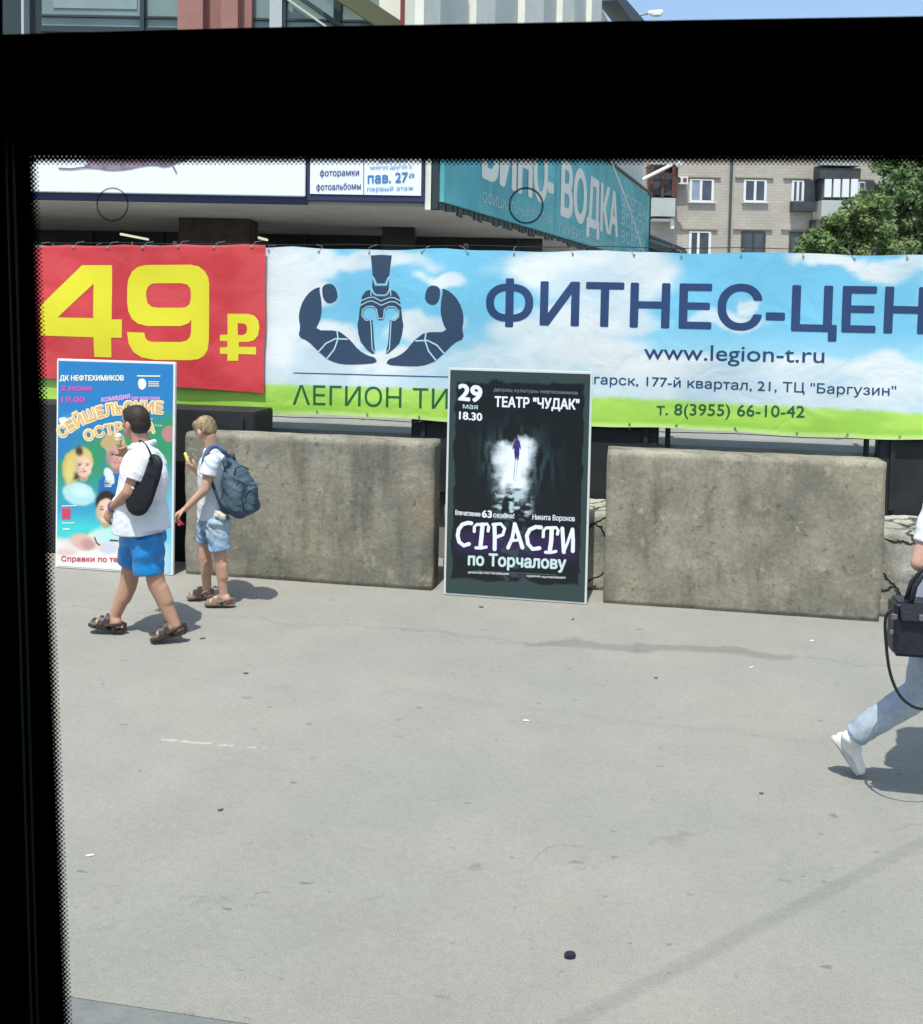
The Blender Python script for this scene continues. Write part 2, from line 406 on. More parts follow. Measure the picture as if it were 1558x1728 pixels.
# ------------------------------------------------------------------ ground
def ground_mat():
    m = bpy.data.materials.new('asphalt'); m.use_nodes = True; t = m.node_tree; L = t.links.new; N = t.nodes.new
    b = t.nodes['Principled BSDF']; b.inputs['Roughness'].default_value = 0.9; b.inputs['Specular IOR Level'].default_value = 0.15
    tc = N('ShaderNodeTexCoord'); P = tc.outputs['Object']
    def noise(sc, det=4, ro=0.55, vec=P):
        n = N('ShaderNodeTexNoise'); n.inputs['Scale'].default_value = sc; n.inputs['Detail'].default_value = det; n.inputs['Roughness'].default_value = ro; L(vec, n.inputs[0]); return n.outputs[0]
    def rng(v, a, b_, c, d):
        r = N('ShaderNodeMapRange'); r.inputs[1].default_value = a; r.inputs[2].default_value = b_; r.inputs[3].default_value = c; r.inputs[4].default_value = d; L(v, r.inputs[0]); return r.outputs[0]
    def mul(c, v):
        x = N('ShaderNodeMix'); x.data_type = 'RGBA'; x.blend_type = 'MULTIPLY'; x.inputs[0].default_value = 1; L(c, x.inputs[6]); L(v, x.inputs[7]); return x.outputs[2]
    def mth(op, a, b_=None):
        x = N('ShaderNodeMath'); x.operation = op
        for i, q in enumerate((a, b_)):
            if q is None: continue
            if isinstance(q, (int, float)): x.inputs[i].default_value = q
            else: L(q, x.inputs[i])
        return x.outputs[0]
    ra = N('ShaderNodeMix'); ra.data_type = 'RGBA'; ra.inputs[6].default_value = (0.240, 0.240, 0.214, 1); ra.inputs[7].default_value = (0.278, 0.262, 0.230, 1)
    L(rng(noise(0.45, 3), 0.35, 0.65, 0, 1), ra.inputs[0]); c = ra.outputs[2]
    c = mul(c, rng(noise(2.2, 6, 0.65), 0.25, 0.75, 0.93, 1.07))
    c = mul(c, rng(noise(130, 3), 0.25, 0.75, 0.80, 1.20)); c = mul(c, rng(noise(28, 4, .65), 0.25, 0.75, 0.92, 1.08))
    # fine pale grit
    vo = N('ShaderNodeTexVoronoi'); vo.inputs['Scale'].default_value = 95; L(P, vo.inputs[0])
    c = mul(c, rng(vo.outputs['Distance'], 0.0, 0.16, 1.16, 1.0))
    # dark trodden spots
    mpp = N('ShaderNodeMapping'); mpp.inputs['Scale'].default_value = (1, 2.0, 1); L(P, mpp.inputs[0])
    c = mul(c, rng(noise(3.6, 3, 0.6, mpp.outputs[0]), 0.68, 0.75, 1.0, 0.72))
    c = mul(c, rng(noise(8.5, 2, 0.5, mpp.outputs[0]), 0.70, 0.76, 1.0, 0.66))
    c = mul(c, rng(noise(17, 2, 0.5, mpp.outputs[0]), 0.73, 0.79, 1.0, 0.60))
    # dried trickle that ran along the wall foot
    sx = N('ShaderNodeSeparateXYZ'); L(P, sx.inputs[0])
    A = G(885, 1080); B = G(1345, 1108)
    u = rng(sx.outputs[0], A.x, B.x, 0, 1); yc = rng(sx.outputs[0], A.x, B.x, A.y, B.y)
    wob = mth('MULTIPLY', mth('SUBTRACT', noise(1.7, 3), 0.5), 0.55)
    dy = mth('ABSOLUTE', mth('ADD', mth('SUBTRACT', sx.outputs[1], yc), wob))
    wid = mth('MULTIPLY', mth('SQRT', mth('MAXIMUM', mth('MULTIPLY', mth('MULTIPLY', u, mth('SUBTRACT', 1.0, u)), 4.0), 0.0)), 0.10)
    k = mth('SUBTRACT', wid, dy)
    ksc = N('ShaderNodeMapRange'); ksc.inputs[1].default_value = -0.03; ksc.inputs[2].default_value = 0.03; ksc.inputs[3].default_value = 1.0; ksc.inputs[4].default_value = 0.76; L(k, ksc.inputs[0])
    c = mul(c, ksc.outputs[0])
    def seam(A, B, hw, wobble, fac, soft, brk=None):
        nonlocal c
        y_ = rng(sx.outputs[0], A.x, B.x, A.y, B.y); ins = mth('MULTIPLY', rng(sx.outputs[0], A.x - .02, A.x + .02, 0, 1), rng(sx.outputs[0], B.x - .02, B.x + .02, 1, 0))
        d = mth('ABSOLUTE', mth('ADD', mth('SUBTRACT', sx.outputs[1], y_), mth('MULTIPLY', mth('SUBTRACT', noise(2.6, 4), 0.5), wobble)))
        k_ = mth('MULTIPLY', rng(d, hw, hw + soft, 1, 0), ins)
        if brk: k_ = mth('MULTIPLY', k_, rng(noise(brk, 3), .48, .56, 0, 1))
        c = mul(c, rng(k_, 0, 1, 1, fac))
    seam(G(640, 1166), G(1440, 1258), .012, .35, .95, .05); seam(G(268, 1248), G(452, 1263), .008, .05, 1.35, .012, 14)
    seam(G(85, 1140), G(760, 1180), .006, .5, .95, .03, 2.0); seam(G(900, 1450), G(1550, 1380), .004, .6, .86, .01, 1.6); seam(G(150, 1560), G(700, 1500), .004, .7, .88, .012, 1.5)
    L(c, b.inputs['Base Color'])
    bp = N('ShaderNodeBump'); bp.inputs['Strength'].default_value = 0.55; bp.inputs['Distance'].default_value = 0.006
    L(mth('ADD', noise(140, 3), mth('MULTIPLY', noise(6, 4), 1.5)), bp.inputs['Height']); L(bp.outputs[0], b.inputs['Normal'])
    return m
M_ASPH = ground_mat()
M_ROAD = mat('road_asphalt', (0.105, 0.11, 0.108, 1), 0.9, 0.2, 0.25, 5, 0.5, 120)
M_KERB = mat('kerb_stone', (0.165, 0.175, 0.168, 1), 0.85, 0.2, 0.18, 9, 0.4, 60)
M_PLAZA = mat('plaza_asphalt', (0.25, 0.25, 0.225, 1), 0.9, 0.2, 0.12, 3, 0.3, 60)
KY = 3.13
o = mesh('road', [(-400, -400, -0.15), (400, -400, -0.15), (400, 900, -0.15), (-400, 900, -0.15)], [(0, 1, 2, 3)], M_ROAD); tag(o, kind='structure')
o = mesh('pavement', [(-40, KY, 0), (40, KY, 0), (40, 9.4, 0), (-40, 9.4, 0), ], [(0, 1, 2, 3)], M_ASPH); tag(o, kind='structure')
kb = MB()
for i in range(-12, 12):
    kb.box((i * 1.0 + 0.5, KY - 0.075, -0.075 + 0.003), (0.992, 0.15, 0.16))
o = kb.build('kerb', M_KERB, None, bevel=0.012); tag(o, kind='structure')
# raised plaza behind the parapet
TZ = 1.20
o = MB().bx((-60, 9.42, -0.1), (60, 70, TZ)).build('plaza', M_PLAZA); tag(o, kind='structure')

# ------------------------------------------------------------------ parapet
def concrete(name, c1, c2, seed):
    m = bpy.data.materials.new(name); m.use_nodes = True; t = m.node_tree; L = t.links.new; N = t.nodes.new
    b = t.nodes['Principled BSDF']; b.inputs['Roughness'].default_value = 0.92; b.inputs['Specular IOR Level'].default_value = 0.12
    tc = N('ShaderNodeTexCoord'); mp = N('ShaderNodeMapping'); mp.inputs['Location'].default_value = (seed, seed * .7, 0); L(tc.outputs['Object'], mp.inputs[0])
    st = N('ShaderNodeMapping'); st.inputs['Scale'].default_value = (3.4, 3.4, 0.7); st.inputs['Location'].default_value = (seed, 0, 0); L(tc.outputs['Object'], st.inputs[0])
    def noise(v, sc, det=6, ro=0.65):
        n = N('ShaderNodeTexNoise'); n.inputs['Scale'].default_value = sc; n.inputs['Detail'].default_value = det; n.inputs['Roughness'].default_value = ro; L(v.outputs[0], n.inputs[0]); return n.outputs[0]
    def rng(v, a, b_, c, d):
        r = N('ShaderNodeMapRange'); r.inputs[1].default_value = a; r.inputs[2].default_value = b_; r.inputs[3].default_value = c; r.inputs[4].default_value = d; L(v, r.inputs[0]); return r.outputs[0]
    def mixf(f, a, col, bt='MIX'):
        x = N('ShaderNodeMix'); x.data_type = 'RGBA'; x.blend_type = bt
        if hasattr(f, 'links'): L(f, x.inputs[0])
        else: x.inputs[0].default_value = f
        for s_, q in ((6, a), (7, col)):
            if isinstance(q, tuple): x.inputs[s_].default_value = q
            else: L(q, x.inputs[s_])
        return x.outputs[2]
    c = mixf(rng(noise(mp, 1.6, 5, .55), 0.42, 0.58, 0, 1), c1, c2)
    c = mixf(rng(noise(st, 1.0), 0.47, 0.66, 0, 0.8), c, (c1[0] * .56, c1[1] * .55, c1[2] * .54, 1))   # run-off streaks
    c = mixf(rng(noise(mp, 1.1, 4), 0.55, 0.72, 0, 0.6), c, (c2[0] * 1.12, c2[1] * 1.0, c2[2] * .9, 1))
    c = mixf(rng(noise(mp, 6, 6, 0.72), 0.57, 0.68, 0, 0.6), c, (c2[0] * 1.45, c2[1] * 1.45, c2[2] * 1.4, 1))   # lime bloom, chips
    c = mixf(rng(noise(mp, 11, 5, 0.72), 0.59, 0.68, 0, 0.65), c, (c1[0] * .45, c1[1] * .45, c1[2] * .45, 1))    # pits
    c = mixf(1.0, c, rng(noise(mp, 42, 5, .7), 0.25, 0.75, 0.74, 1.26), 'MULTIPLY')
    L(c, b.inputs['Base Color'])
    h = N('ShaderNodeMath'); h.operation = 'ADD'; L(noise(mp, 9, 8, 0.7), h.inputs[0]); L(rng(noise(mp, 3, 3), 0, 1, 0, 1.6), h.inputs[1])
    bp = N('ShaderNodeBump'); bp.inputs['Strength'].default_value = 0.45; bp.inputs['Distance'].default_value = 0.02; L(h.outputs[0], bp.inputs['Height']); L(bp.outputs[0], b.inputs['Normal'])
    return m
M_CON1 = concrete('concrete_cast', (0.188, 0.176, 0.142, 1), (0.278, 0.256, 0.204, 1), 1.3)
M_CON2 = concrete('concrete_cast_warm', (0.200, 0.184, 0.146, 1), (0.300, 0.272, 0.210, 1), 7.7)
M_RUB = concrete('rubble_stone', (0.30, 0.295, 0.25, 1), (0.42, 0.41, 0.35, 1), 4.1)
BY0 = 8.29
o = rough_block('concrete_block', (-3.965, BY0, -0.01), (-1.68, BY0 + 0.30, 1.285), M_CON1, seed=2.0)
tag(o, 'weathered concrete block behind the boy with the backpack, left of the black poster', 'concrete block', 'concrete parapet blocks along the pavement')
o = rough_block('concrete_block', (-0.222, BY0, -0.01), (1.975, BY0 + 0.30, 1.285), M_CON2, seed=9.0, rnd=0.022)
tag(o, 'weathered concrete block right of the black poster, under the phone number', 'concrete block', 'concrete parapet blocks along the pavement')
# chipped lip of mortar along the top of each block
for (x0, x1, lb, sd_) in ((-3.85, -1.85, 'x', 3), (-0.18, 1.75, 'y', 5)):
    pass
def cracked():
    m = concrete('cracked_stone', (0.27, 0.265, 0.225, 1), (0.39, 0.38, 0.32, 1), 4.1); t = m.node_tree; L = t.links.new; b = t.nodes['Principled BSDF']
    tc = t.nodes.new('ShaderNodeTexCoord'); n = t.nodes.new('ShaderNodeTexNoise'); n.inputs['Scale'].default_value = 3; n.inputs['Detail'].default_value = 4; L(tc.outputs['Object'], n.inputs[0])
    mv = t.nodes.new('ShaderNodeMix'); mv.data_type = 'VECTOR'; mv.inputs[0].default_value = .28; L(tc.outputs['Object'], mv.inputs[4]); L(n.outputs['Color'], mv.inputs[5])
    v = t.nodes.new('ShaderNodeTexVoronoi'); v.feature = 'DISTANCE_TO_EDGE'; v.inputs['Scale'].default_value = 3.6; L(mv.outputs[1], v.inputs[0])
    r = t.nodes.new('ShaderNodeMapRange'); r.inputs[1].default_value = .004; r.inputs[2].default_value = .035; r.inputs[3].default_value = .18; r.inputs[4].default_value = 1; L(v.outputs['Distance'], r.inputs[0])
    src = b.inputs['Base Color'].links[0].from_socket; mx = t.nodes.new('ShaderNodeMix'); mx.data_type = 'RGBA'; mx.blend_type = 'MULTIPLY'; mx.inputs[0].default_value = 1; L(src, mx.inputs[6]); L(r.outputs[0], mx.inputs[7]); L(mx.outputs[2], b.inputs['Base Color'])
    bp = t.nodes.new('ShaderNodeBump'); bp.inputs['Strength'].default_value = .9; bp.inputs['Distance'].default_value = .04; L(r.outputs[0], bp.inputs['Height']); L(b.inputs['Normal'].links[0].from_socket, bp.inputs['Normal']); L(bp.outputs[0], b.inputs['Normal']); return m
M_CRACK = cracked()
o = rough_block('stone_wall', (-1.66, 8.64, -0.01), (-0.05, 9.22, 0.69), M_CRACK, seed=4.0, cell=.05, amp=.016, rnd=.04)
tag(o, 'low pale stone wall in the gap right of the black poster', 'stone wall')
o = rough_block('stone_footing', (1.99, 8.44, -0.01), (4.6, 9.22, 0.69), M_CRACK, seed=9.0, cell=.045, amp=.022, rnd=.06)
tag(o, 'cracked pale stone footing right of the second concrete block, behind the handbag', 'stone footing')
M_DARK = mat('dark_steel_and_shade', (0.022, 0.024, 0.027, 1), 0.65, 0.3, 0.3, 5, 0.1, 30)  # steel on posts and wires; on the gap boxes it paints in shade
def panel(x0, x1, lb, ztop=1.62, Yf=9.27, zb=0.66):  # boxes filling the gaps; near-black colour stands in for the banner's shade
    t = empty('gap_shade_box', ((x0 + x1) / 2, 9.16, 0.70)); tag(t, lb, 'dark box', 'boxes coloured dark for shade behind the concrete parapet')
    MB().bx((x0, Yf, zb), (x1, 9.13 if Yf < 9 else 9.405, ztop)).build('body', M_DARK, t, bevel=0.012)
    lip = MB()
    for k in range(4):
        xx = x0 + 0.12 + (x1 - x0 - 0.24) * k / 3; lip.bx((xx - 0.02, Yf - .025, zb + .06), (xx + 0.02, Yf - .002, ztop - 0.06))
    lip.build('rib', M_DARK, t)
BXL = [PY(300, 720, 9.1).x, PY(430, 720, 9.27).x, PY(694, 720, 9.27).x, PY(1112, 740, 9.27).x, PY(1482, 760, 9.27).x]
panel(-7.6, PY(430, 720, 8.66).x, 'box coloured dark for shade behind the comedy poster and the gap left of the boy', PY(350, 693, 8.66).z, 8.66, 0.0)
panel(BXL[2], BXL[3], 'box coloured dark for shade behind the black poster, its corner showing right of it')
panel(BXL[4], 4.4, 'box coloured dark for shade right of the second concrete block, above the stone footing')

# ------------------------------------------------------------------ banners
YB = 9.2
def bp2(x, y): p = PY(x, y, YB); return (p.x, p.z)
BX0, BX1 = -7.3, 4.9
ZT0 = bp2(450, 416)[1]; ZT1 = bp2(1558, 428)[1]; ZB0 = bp2(60, 683)[1]; ZB1 = bp2(1558, 742)[1]
xa, xb = bp2(450, 416)[0], bp2(1558, 428)[0]
def ztop(x): return ZT0 + (ZT1 - ZT0) * (x - xa) / (xb - xa) - 0.02 * abs(math.sin((x + 0.3) * 2.1)) + 0.004 * math.sin(x * 9)
def zbot(x): return ZB0 + (ZB1 - ZB0) * (x + 6) / (xb + 6) + 0.012 * math.sin(x * 2.1 + 1) + 0.004 * math.sin(x * 8)
def wave(x, z): return 0.012 * math.sin(2.3 * x + 0.6 * z) + 0.008 * math.sin(5.2 * x - 2.4 * z + 1) + 0.006 * math.sin(1.1 * x + 5 * z)
def bfn(x, z, layer): return Vector((x, YB + wave(x, z) - 0.0012 - 0.0012 * layer, z))
clouds = []   # (px, py, rx, ry) of the printed clouds
for c in ((455, 520, 60, 110), (520, 440, 75, 28), (495, 490, 70, 40), (620, 440, 110, 16), (750, 468, 40, 15), (735, 545, 45, 18), (700, 560, 40, 25), (560, 570, 60, 25), (500, 600, 60, 30), (920, 450, 95, 40), (1010, 470, 120, 60), (1060, 460, 75, 50),
          (880, 560, 70, 30), (960, 590, 130, 35), (860, 610, 130, 30), (1090, 620, 150, 22), (1265, 515, 25, 15), (1190, 640, 200, 16), (1330, 625, 120, 20), (1480, 625, 70, 28), (1530, 660, 90, 30), (1400, 440, 70, 13), (1490, 455, 60, 18), (1540, 440, 50, 16), (640, 610, 120, 20), (1230, 545, 70, 16), (1000, 540, 120, 30)):
    a = bp2(c[0], c[1]); b = bp2(c[0] + c[2], c[1]); d = bp2(c[0], c[1] - c[3]); clouds.append((a[0], a[1], b[0] - a[0], d[1] - a[1]))
GT = [(bp2(*p)) for p in ((60, 640), (450, 650), (755, 660), (1005, 671), (1558, 700))]
def banner_ink(U, V):
    X = BX0 + (BX1 - BX0) * U
    zt = np.interp(X, np.linspace(BX0, BX1, 200), [ztop(x) for x in np.linspace(BX0, BX1, 200)]); zb = np.interp(X, np.linspace(BX0, BX1, 200), [zbot(x) for x in np.linspace(BX0, BX1, 200)])
    Z = zb + (zt - zb) * V
    blue = mixc(np.zeros(X.shape + (3,)) + np.array(S(126, 202, 232)[:3]), S(176, 222, 238), ss(2.4, 1.9, Z))
    nx = (fbm(X * 3.2, Z * 3.2) - 0.5); ny = fbm(X * 3.2 + 40, Z * 3.2 + 9) - 0.5
    dens = np.zeros_like(X)
    for cx, cz, rx, rz in clouds:
        d = np.sqrt(((X + nx * .34 - cx) / rx) ** 2 + ((Z + ny * .24 - cz) / rz) ** 2); dens = np.maximum(dens, 1 - ss(0.7, 1.22, d))
    right = ss(2.3, 2.7, X); dens = np.maximum(dens, right * ss(0.47, 0.6, fbm(X * 1.4, Z * 2.2)))
    dens = np.maximum(dens, ss(1.98, 1.75, Z + ny * .3) * 0.75)
    sh = ss(0.35, 0.7, fbm(X * 2 + 7, Z * 2.6 + 3))
    wht = mixc(np.zeros(X.shape + (3,)) + np.array(S(236, 240, 240)[:3]), S(206, 224, 232), sh)
    c = blue * (1 - dens[..., None]) + wht * dens[..., None]
    gt = np.interp(X, [p[0] for p in GT], [p[1] for p in GT])
    tt = ss(gt + 0.035, gt - 0.01, Z + (fbm(X * 14, Z * 2) - .5) * .05)
    gr = mixc(np.zeros(X.shape + (3,)) + np.array(S(160, 214, 72)[:3]), S(190, 232, 92), ss(0.3, 0.7, fbm(X * 3, Z * 12)))
    gr = mixc(gr, S(196, 236, 128), ss(-0.4, 0.0, Z - gt) * 0.35)
    c = c * (1 - tt[..., None]) + gr * tt[..., None]
    hem = ss(zb + 0.035, zb + 0.02, Z); c = c * (1 - hem[..., None]) + np.array(S(214, 240, 150)[:3]) * hem[..., None]
    return c * 0.86
def bpos(u, v):
    x = BX0 + (BX1 - BX0) * u; z = zbot(x) + (ztop(x) - zbot(x)) * v; return (x, YB + wave(x, z), z)
ban = empty('advertising_banner', (0, YB, ZB0)); tag(ban, 'long sky printed fitness centre banner with a helmet emblem and green lower edge', 'banner')
M_BAN = print_mat('banner_vinyl', 0.42, 0.25, 2.2)
ink_grid('sheet', 420, 64, bpos, banner_ink, M_BAN, ban)
M_NAVY = mat('navy_ink', S(52, 72, 96), 0.45, 0.3, 0.06, 3)
M_NAVY2 = mat('dark_blue_ink', S(46, 68, 108), 0.45, 0.3, 0.06, 3)
M_GREENINK = mat('dark_green_ink', S(36, 98, 62), 0.5, 0.3)
M_PALE = mat('pale_ink', S(190, 226, 238, .9), 0.5, 0.3)
pr = Print(bp2, bfn, .05)
pr.text('ФИТНЕС-ЦЕН', (822, 545), (1562, 562), 70, 1, 0.022)
A = bp2(1566, 562); 
pr.text('ТР', (1575, 562), (1700, 565), 70, 1, 0.022)
pr.text('www.legion-t.ru', (1087, 606), (1390, 612), 27, 1, 0.006)
pr.text('гарск, 177-й квартал, 21, ТЦ "Баргузин"', (1003, 648), (1512, 668), 16, 1, 0.008)
pr.text('г. Ан', (945, 646), (1000, 648), 16, 1, 0.008)
pr.line([(497, 629), (630, 633), (757, 636)], 0.009, 1)
pr.build('lettering', M_NAVY2, ban)
pr = Print(bp2, bfn, .05)
pr.text('ΛЕГИОН ТИ', (495, 682), (756, 690), 33, 1, -0.014)
pr.text('т. 8(3955) 66-10-42', (1108, 700), (1357, 704), 20, 1, 0.010)
pr.build('lettering', M_GREENINK, ban)
# helmet and two flexed arms
def hz(p): return (490 + p[0] / 5.026, 420 + p[1] / 5.026)
def H_(l): return [hz(p) for p in l]
pr = Print(bp2, bfn, .05)
pr.poly([H_([(683, 55), (770, 50), (860, 55), (838, 225), (822, 240), (800, 290), (735, 290), (712, 240), (698, 225)])], 1)
pr.poly([H_([(697, 248), (716, 316), (818, 316), (838, 250), (832, 345), (806, 392), (722, 390), (692, 340)])], 1)
helm = [(683, 345), (640, 357), (606, 402), (596, 470), (584, 520), (575, 600), (565, 642), (572, 720), (592, 790), (650, 862), (690, 892), (716, 882), (705, 780), (694, 606), (640, 598), (612, 566), (616, 522), (648, 496), (690, 494), (722, 517), (730, 572), (745, 603), (780, 604), (796, 578), (800, 520), (830, 500), (880, 502), (912, 532), (910, 572), (880, 600), (840, 606), (826, 800), (804, 886), (822, 890), (872, 852), (922, 802), (946, 730), (958, 650), (950, 600), (936, 480), (926, 410), (892, 362), (846, 345), (830, 388), (806, 404), (722, 402), (700, 385)]
pr.poly([H_(helm)], 1)
larm = [(255, 318), (180, 350), (110, 430), (75, 530), (72, 600), (86, 665), (68, 745), (150, 780), (235, 865), (300, 925), (340, 950), (430, 980), (560, 982), (735, 970), (718, 922), (650, 905), (575, 860), (510, 780), (460, 735), (400, 692), (210, 690), (250, 610), (268, 520), (262, 420), (247, 355)]
lfist = [(268, 340), (285, 308), (322, 295), (362, 300), (395, 345), (402, 430), (330, 470), (280, 430)]
mir = lambda l: [(1545 - x, y + 14) for x, y in l]
for l in (larm, lfist, mir(larm), mir(lfist)): pr.poly([H_(l)], 1, 1)
pr.build('emblem', M_NAVY, ban)
pr = Print(bp2, bfn, .05)
for l in ([(598, 440), (660, 414), (700, 408), (768, 442), (840, 412), (880, 414), (934, 442)], [(596, 478), (650, 448), (692, 440), (768, 478), (846, 447), (890, 450), (940, 484)], [(700, 240), (722, 303), (812, 303), (838, 240)],
          [(688, 330), (705, 372), (735, 392), (800, 392), (828, 372), (848, 335)], [(392, 688), (402, 760), (372, 850), (310, 930)], [(240, 872), (300, 802), (380, 762), (480, 766)],
          [(684, 345), (682, 395)], [(848, 345), (852, 395)],
          [(716, 884), (690, 850), (678, 606), (636, 606), (604, 568), (608, 516), (648, 488), (696, 486), (728, 512), (738, 572), (750, 592), (778, 592), (790, 572), (794, 514), (830, 490), (884, 492), (920, 528), (918, 576), (884, 606), (852, 610), (838, 850), (806, 884)]):
    pr.line(H_(l), 0.0085 if len(l) != 4 or l[0][0] > 600 else 0.013, 2)
for l in ([(392, 688), (402, 760), (372, 850), (310, 930)], [(240, 872), (300, 802), (380, 762), (480, 766)]): pr.line(H_(mir(l)), 0.013, 2)
pr.build('emblem_line', M_PALE, ban)
# eyelets and ties along the hems
M_METAL = mat('bare_steel', (0.32, 0.32, 0.32, 1), 0.45, 0.5, 0.2, 20, metal=0.6)
M_ROPE = mat('cord', (0.26, 0.26, 0.25, 1), 0.8)
ey = MB(); tie = MB()
x = BX0 + 0.1
while x < BX1:
    for z, sg in ((ztop(x) - 0.03, 1), (zbot(x) + 0.03, -1)):
        y = YB + wave(x, z) - 0.006
        ey.add([(x + 0.011 * math.cos(a), y, z + 0.011 * math.sin(a)) for a in [k * math.pi / 4 for k in range(8)]], [tuple(range(8))])
        if sg > 0 or random.random() < .5: tie.tube([(x, y - 0.004, z), (x + random.uniform(-.05, .05), y + 0.01, z + sg * 0.05), (x + random.uniform(-.1, .1), y + 0.05, z + sg * random.uniform(.05, .08))], 0.0022, 5)
    x += random.uniform(0.42, 0.56)
ey.build('eyelet', M_METAL, ban); tie.build('tie', M_ROPE, ban)
# posts and wires the banners hang on
fr = empty('banner_frame', (0, YB + 0.1, 0.7)); tag(fr, 'thin dark steel posts and wires that carry the banners above the parapet', 'frame')
for x in (-6.8, -4.55, BXL[2] + 0.5, 0.3, PY(1462, 750, 9.29).x, 4.0):
    MB().tube([(x, YB + 0.09, 0.4), (x, YB + 0.09, 3.04)], 0.024, 8).build('post', M_DARK, fr, smooth=True)
wm = MB()
for zz in (ZT0 + 0.03, ZB0 - 0.02):
    wm.tube([(BX0 - .2 + k * 0.6, YB + 0.06, zz - 0.012 * (k % 2)) for k in range(22)], 0.004, 5)
wm.build('wire', M_DARK, fr)
# the red price banner hung over the left end
YR = YB - 0.045
red = empty('price_banner', (-5, YR, 1.8)); tag(red, 'red price banner reading 49 in yellow, hung over the left banner end', 'banner')
def rp2(x, y): p = PY(x, y, YR); return (p.x, p.z)
def rwave(x, z): return wave(x, z) + 0.006 * math.sin(3.1 * x + 4 * z)
def rfn(x, z, layer): return Vector((x, YR + rwave(x, z) - 0.0012 - 0.0012 * layer, z))
RX0 = -7.0; RX1 = rp2(447, 530)[0]; rt = (rp2(55, 413)[1], rp2(447, 412)[1]); rb = (rp2(60, 637)[1], rp2(447, 663)[1]); rxl = rp2(57, 500)[0]
def rpos(u, v):
    x = RX0 + (RX1 - RX0) * u; k = (x - rxl) / (RX1 - rxl)
    zt = rt[0] + (rt[1] - rt[0]) * k - 0.012 * abs(math.sin(x * 5)); zb = rb[0] + (rb[1] - rb[0]) * k
    z = zb + (zt - zb) * v; x += 0.004 * math.sin(z * 9); return (x, YR + rwave(x, z), z)
def red_ink(U, V):
    n = fbm(U * 9, V * 7); c = mixc(np.zeros(U.shape + (3,)) + np.array(S(204, 60, 68)[:3]), S(216, 78, 82), ss(.3, .7, n))
    c = mixc(c, S(228, 120, 124), (ss(0.985, 1.0, V) * .6)); sp = np.sqrt(((U - .62) * 4) ** 2 + (V - .84) ** 2); 
    return c * 0.92
ink_grid('sheet', 110, 50, rpos, red_ink, print_mat('red_vinyl', 0.42, 0.22, 2.6), red)
def rz(p): return (60 + p[0] / 3.895, 430 + p[1] / 3.895)
R_ = lambda l: [rz(p) for p in l]
M_YEL = mat('yellow_ink', S(238, 228, 56, .86), 0.45, 0.3, 0.03, 5)
pr = Print(rp2, rfn, .06)
pr.poly([R_([(300, 68), (500, 68), (500, 425), (566, 425), (566, 545), (497, 545), (497, 675), (385, 672), (383, 542), (33, 530), (33, 335)]), R_([(380, 190), (148, 412), (382, 416)])])
nine = [(600, 508), (715, 512), (722, 545), (740, 565), (770, 572), (960, 573), (1000, 563), (1020, 540), (1027, 510), (1028, 425), (1010, 450), (960, 468), (730, 468), (670, 452), (630, 420), (606, 370), (598, 310), (598, 220), (604, 165), (630, 110), (668, 80), (720, 67), (1020, 65), (1080, 76), (1120, 108), (1143, 150), (1148, 190), (1143, 570), (1135, 625), (1110, 665), (1075, 685), (1020, 692), (790, 690), (700, 674), (645, 640), (612, 585)]
nh = [(722, 270), (722, 240), (735, 208), (760, 190), (790, 187), (960, 187), (1000, 196), (1020, 218), (1025, 245), (1025, 290), (1016, 325), (990, 345), (955, 348), (800, 348), (760, 342), (732, 318)]
pr.poly([R_(nine), R_(nh)])
pr.poly([R_([(1265, 388), (1400, 388), (1440, 400), (1466, 432), (1472, 480), (1464, 530), (1436, 562), (1400, 572), (1338, 573), (1338, 604), (1452, 606), (1452, 656), (1336, 652), (1334, 697), (1263, 696), (1264, 652), (1215, 650), (1215, 610), (1264, 606), (1264, 568), (1215, 566), (1215, 526), (1265, 524)]), R_([(1330, 450), (1332, 528), (1368, 527), (1386, 515), (1393, 488), (1387, 462), (1368, 451)])])
pr.build('lettering', M_YEL, red)
ey = MB(); tie = MB()
for k in range(9):
    p = Vector(rpos(0.08 + k * 0.11, 0.985)); ey.ell(p + Vector((0, -.006, 0)), (0.014, 0.004, 0.014), n=8, m=5)
    tie.tube([p, p + Vector((.03, .02, .05)), p + Vector((.10, .03, .06))], 0.0025, 5)
ey.build('eyelet', M_METAL, red); tie.build('tie', M_ROPE, red)
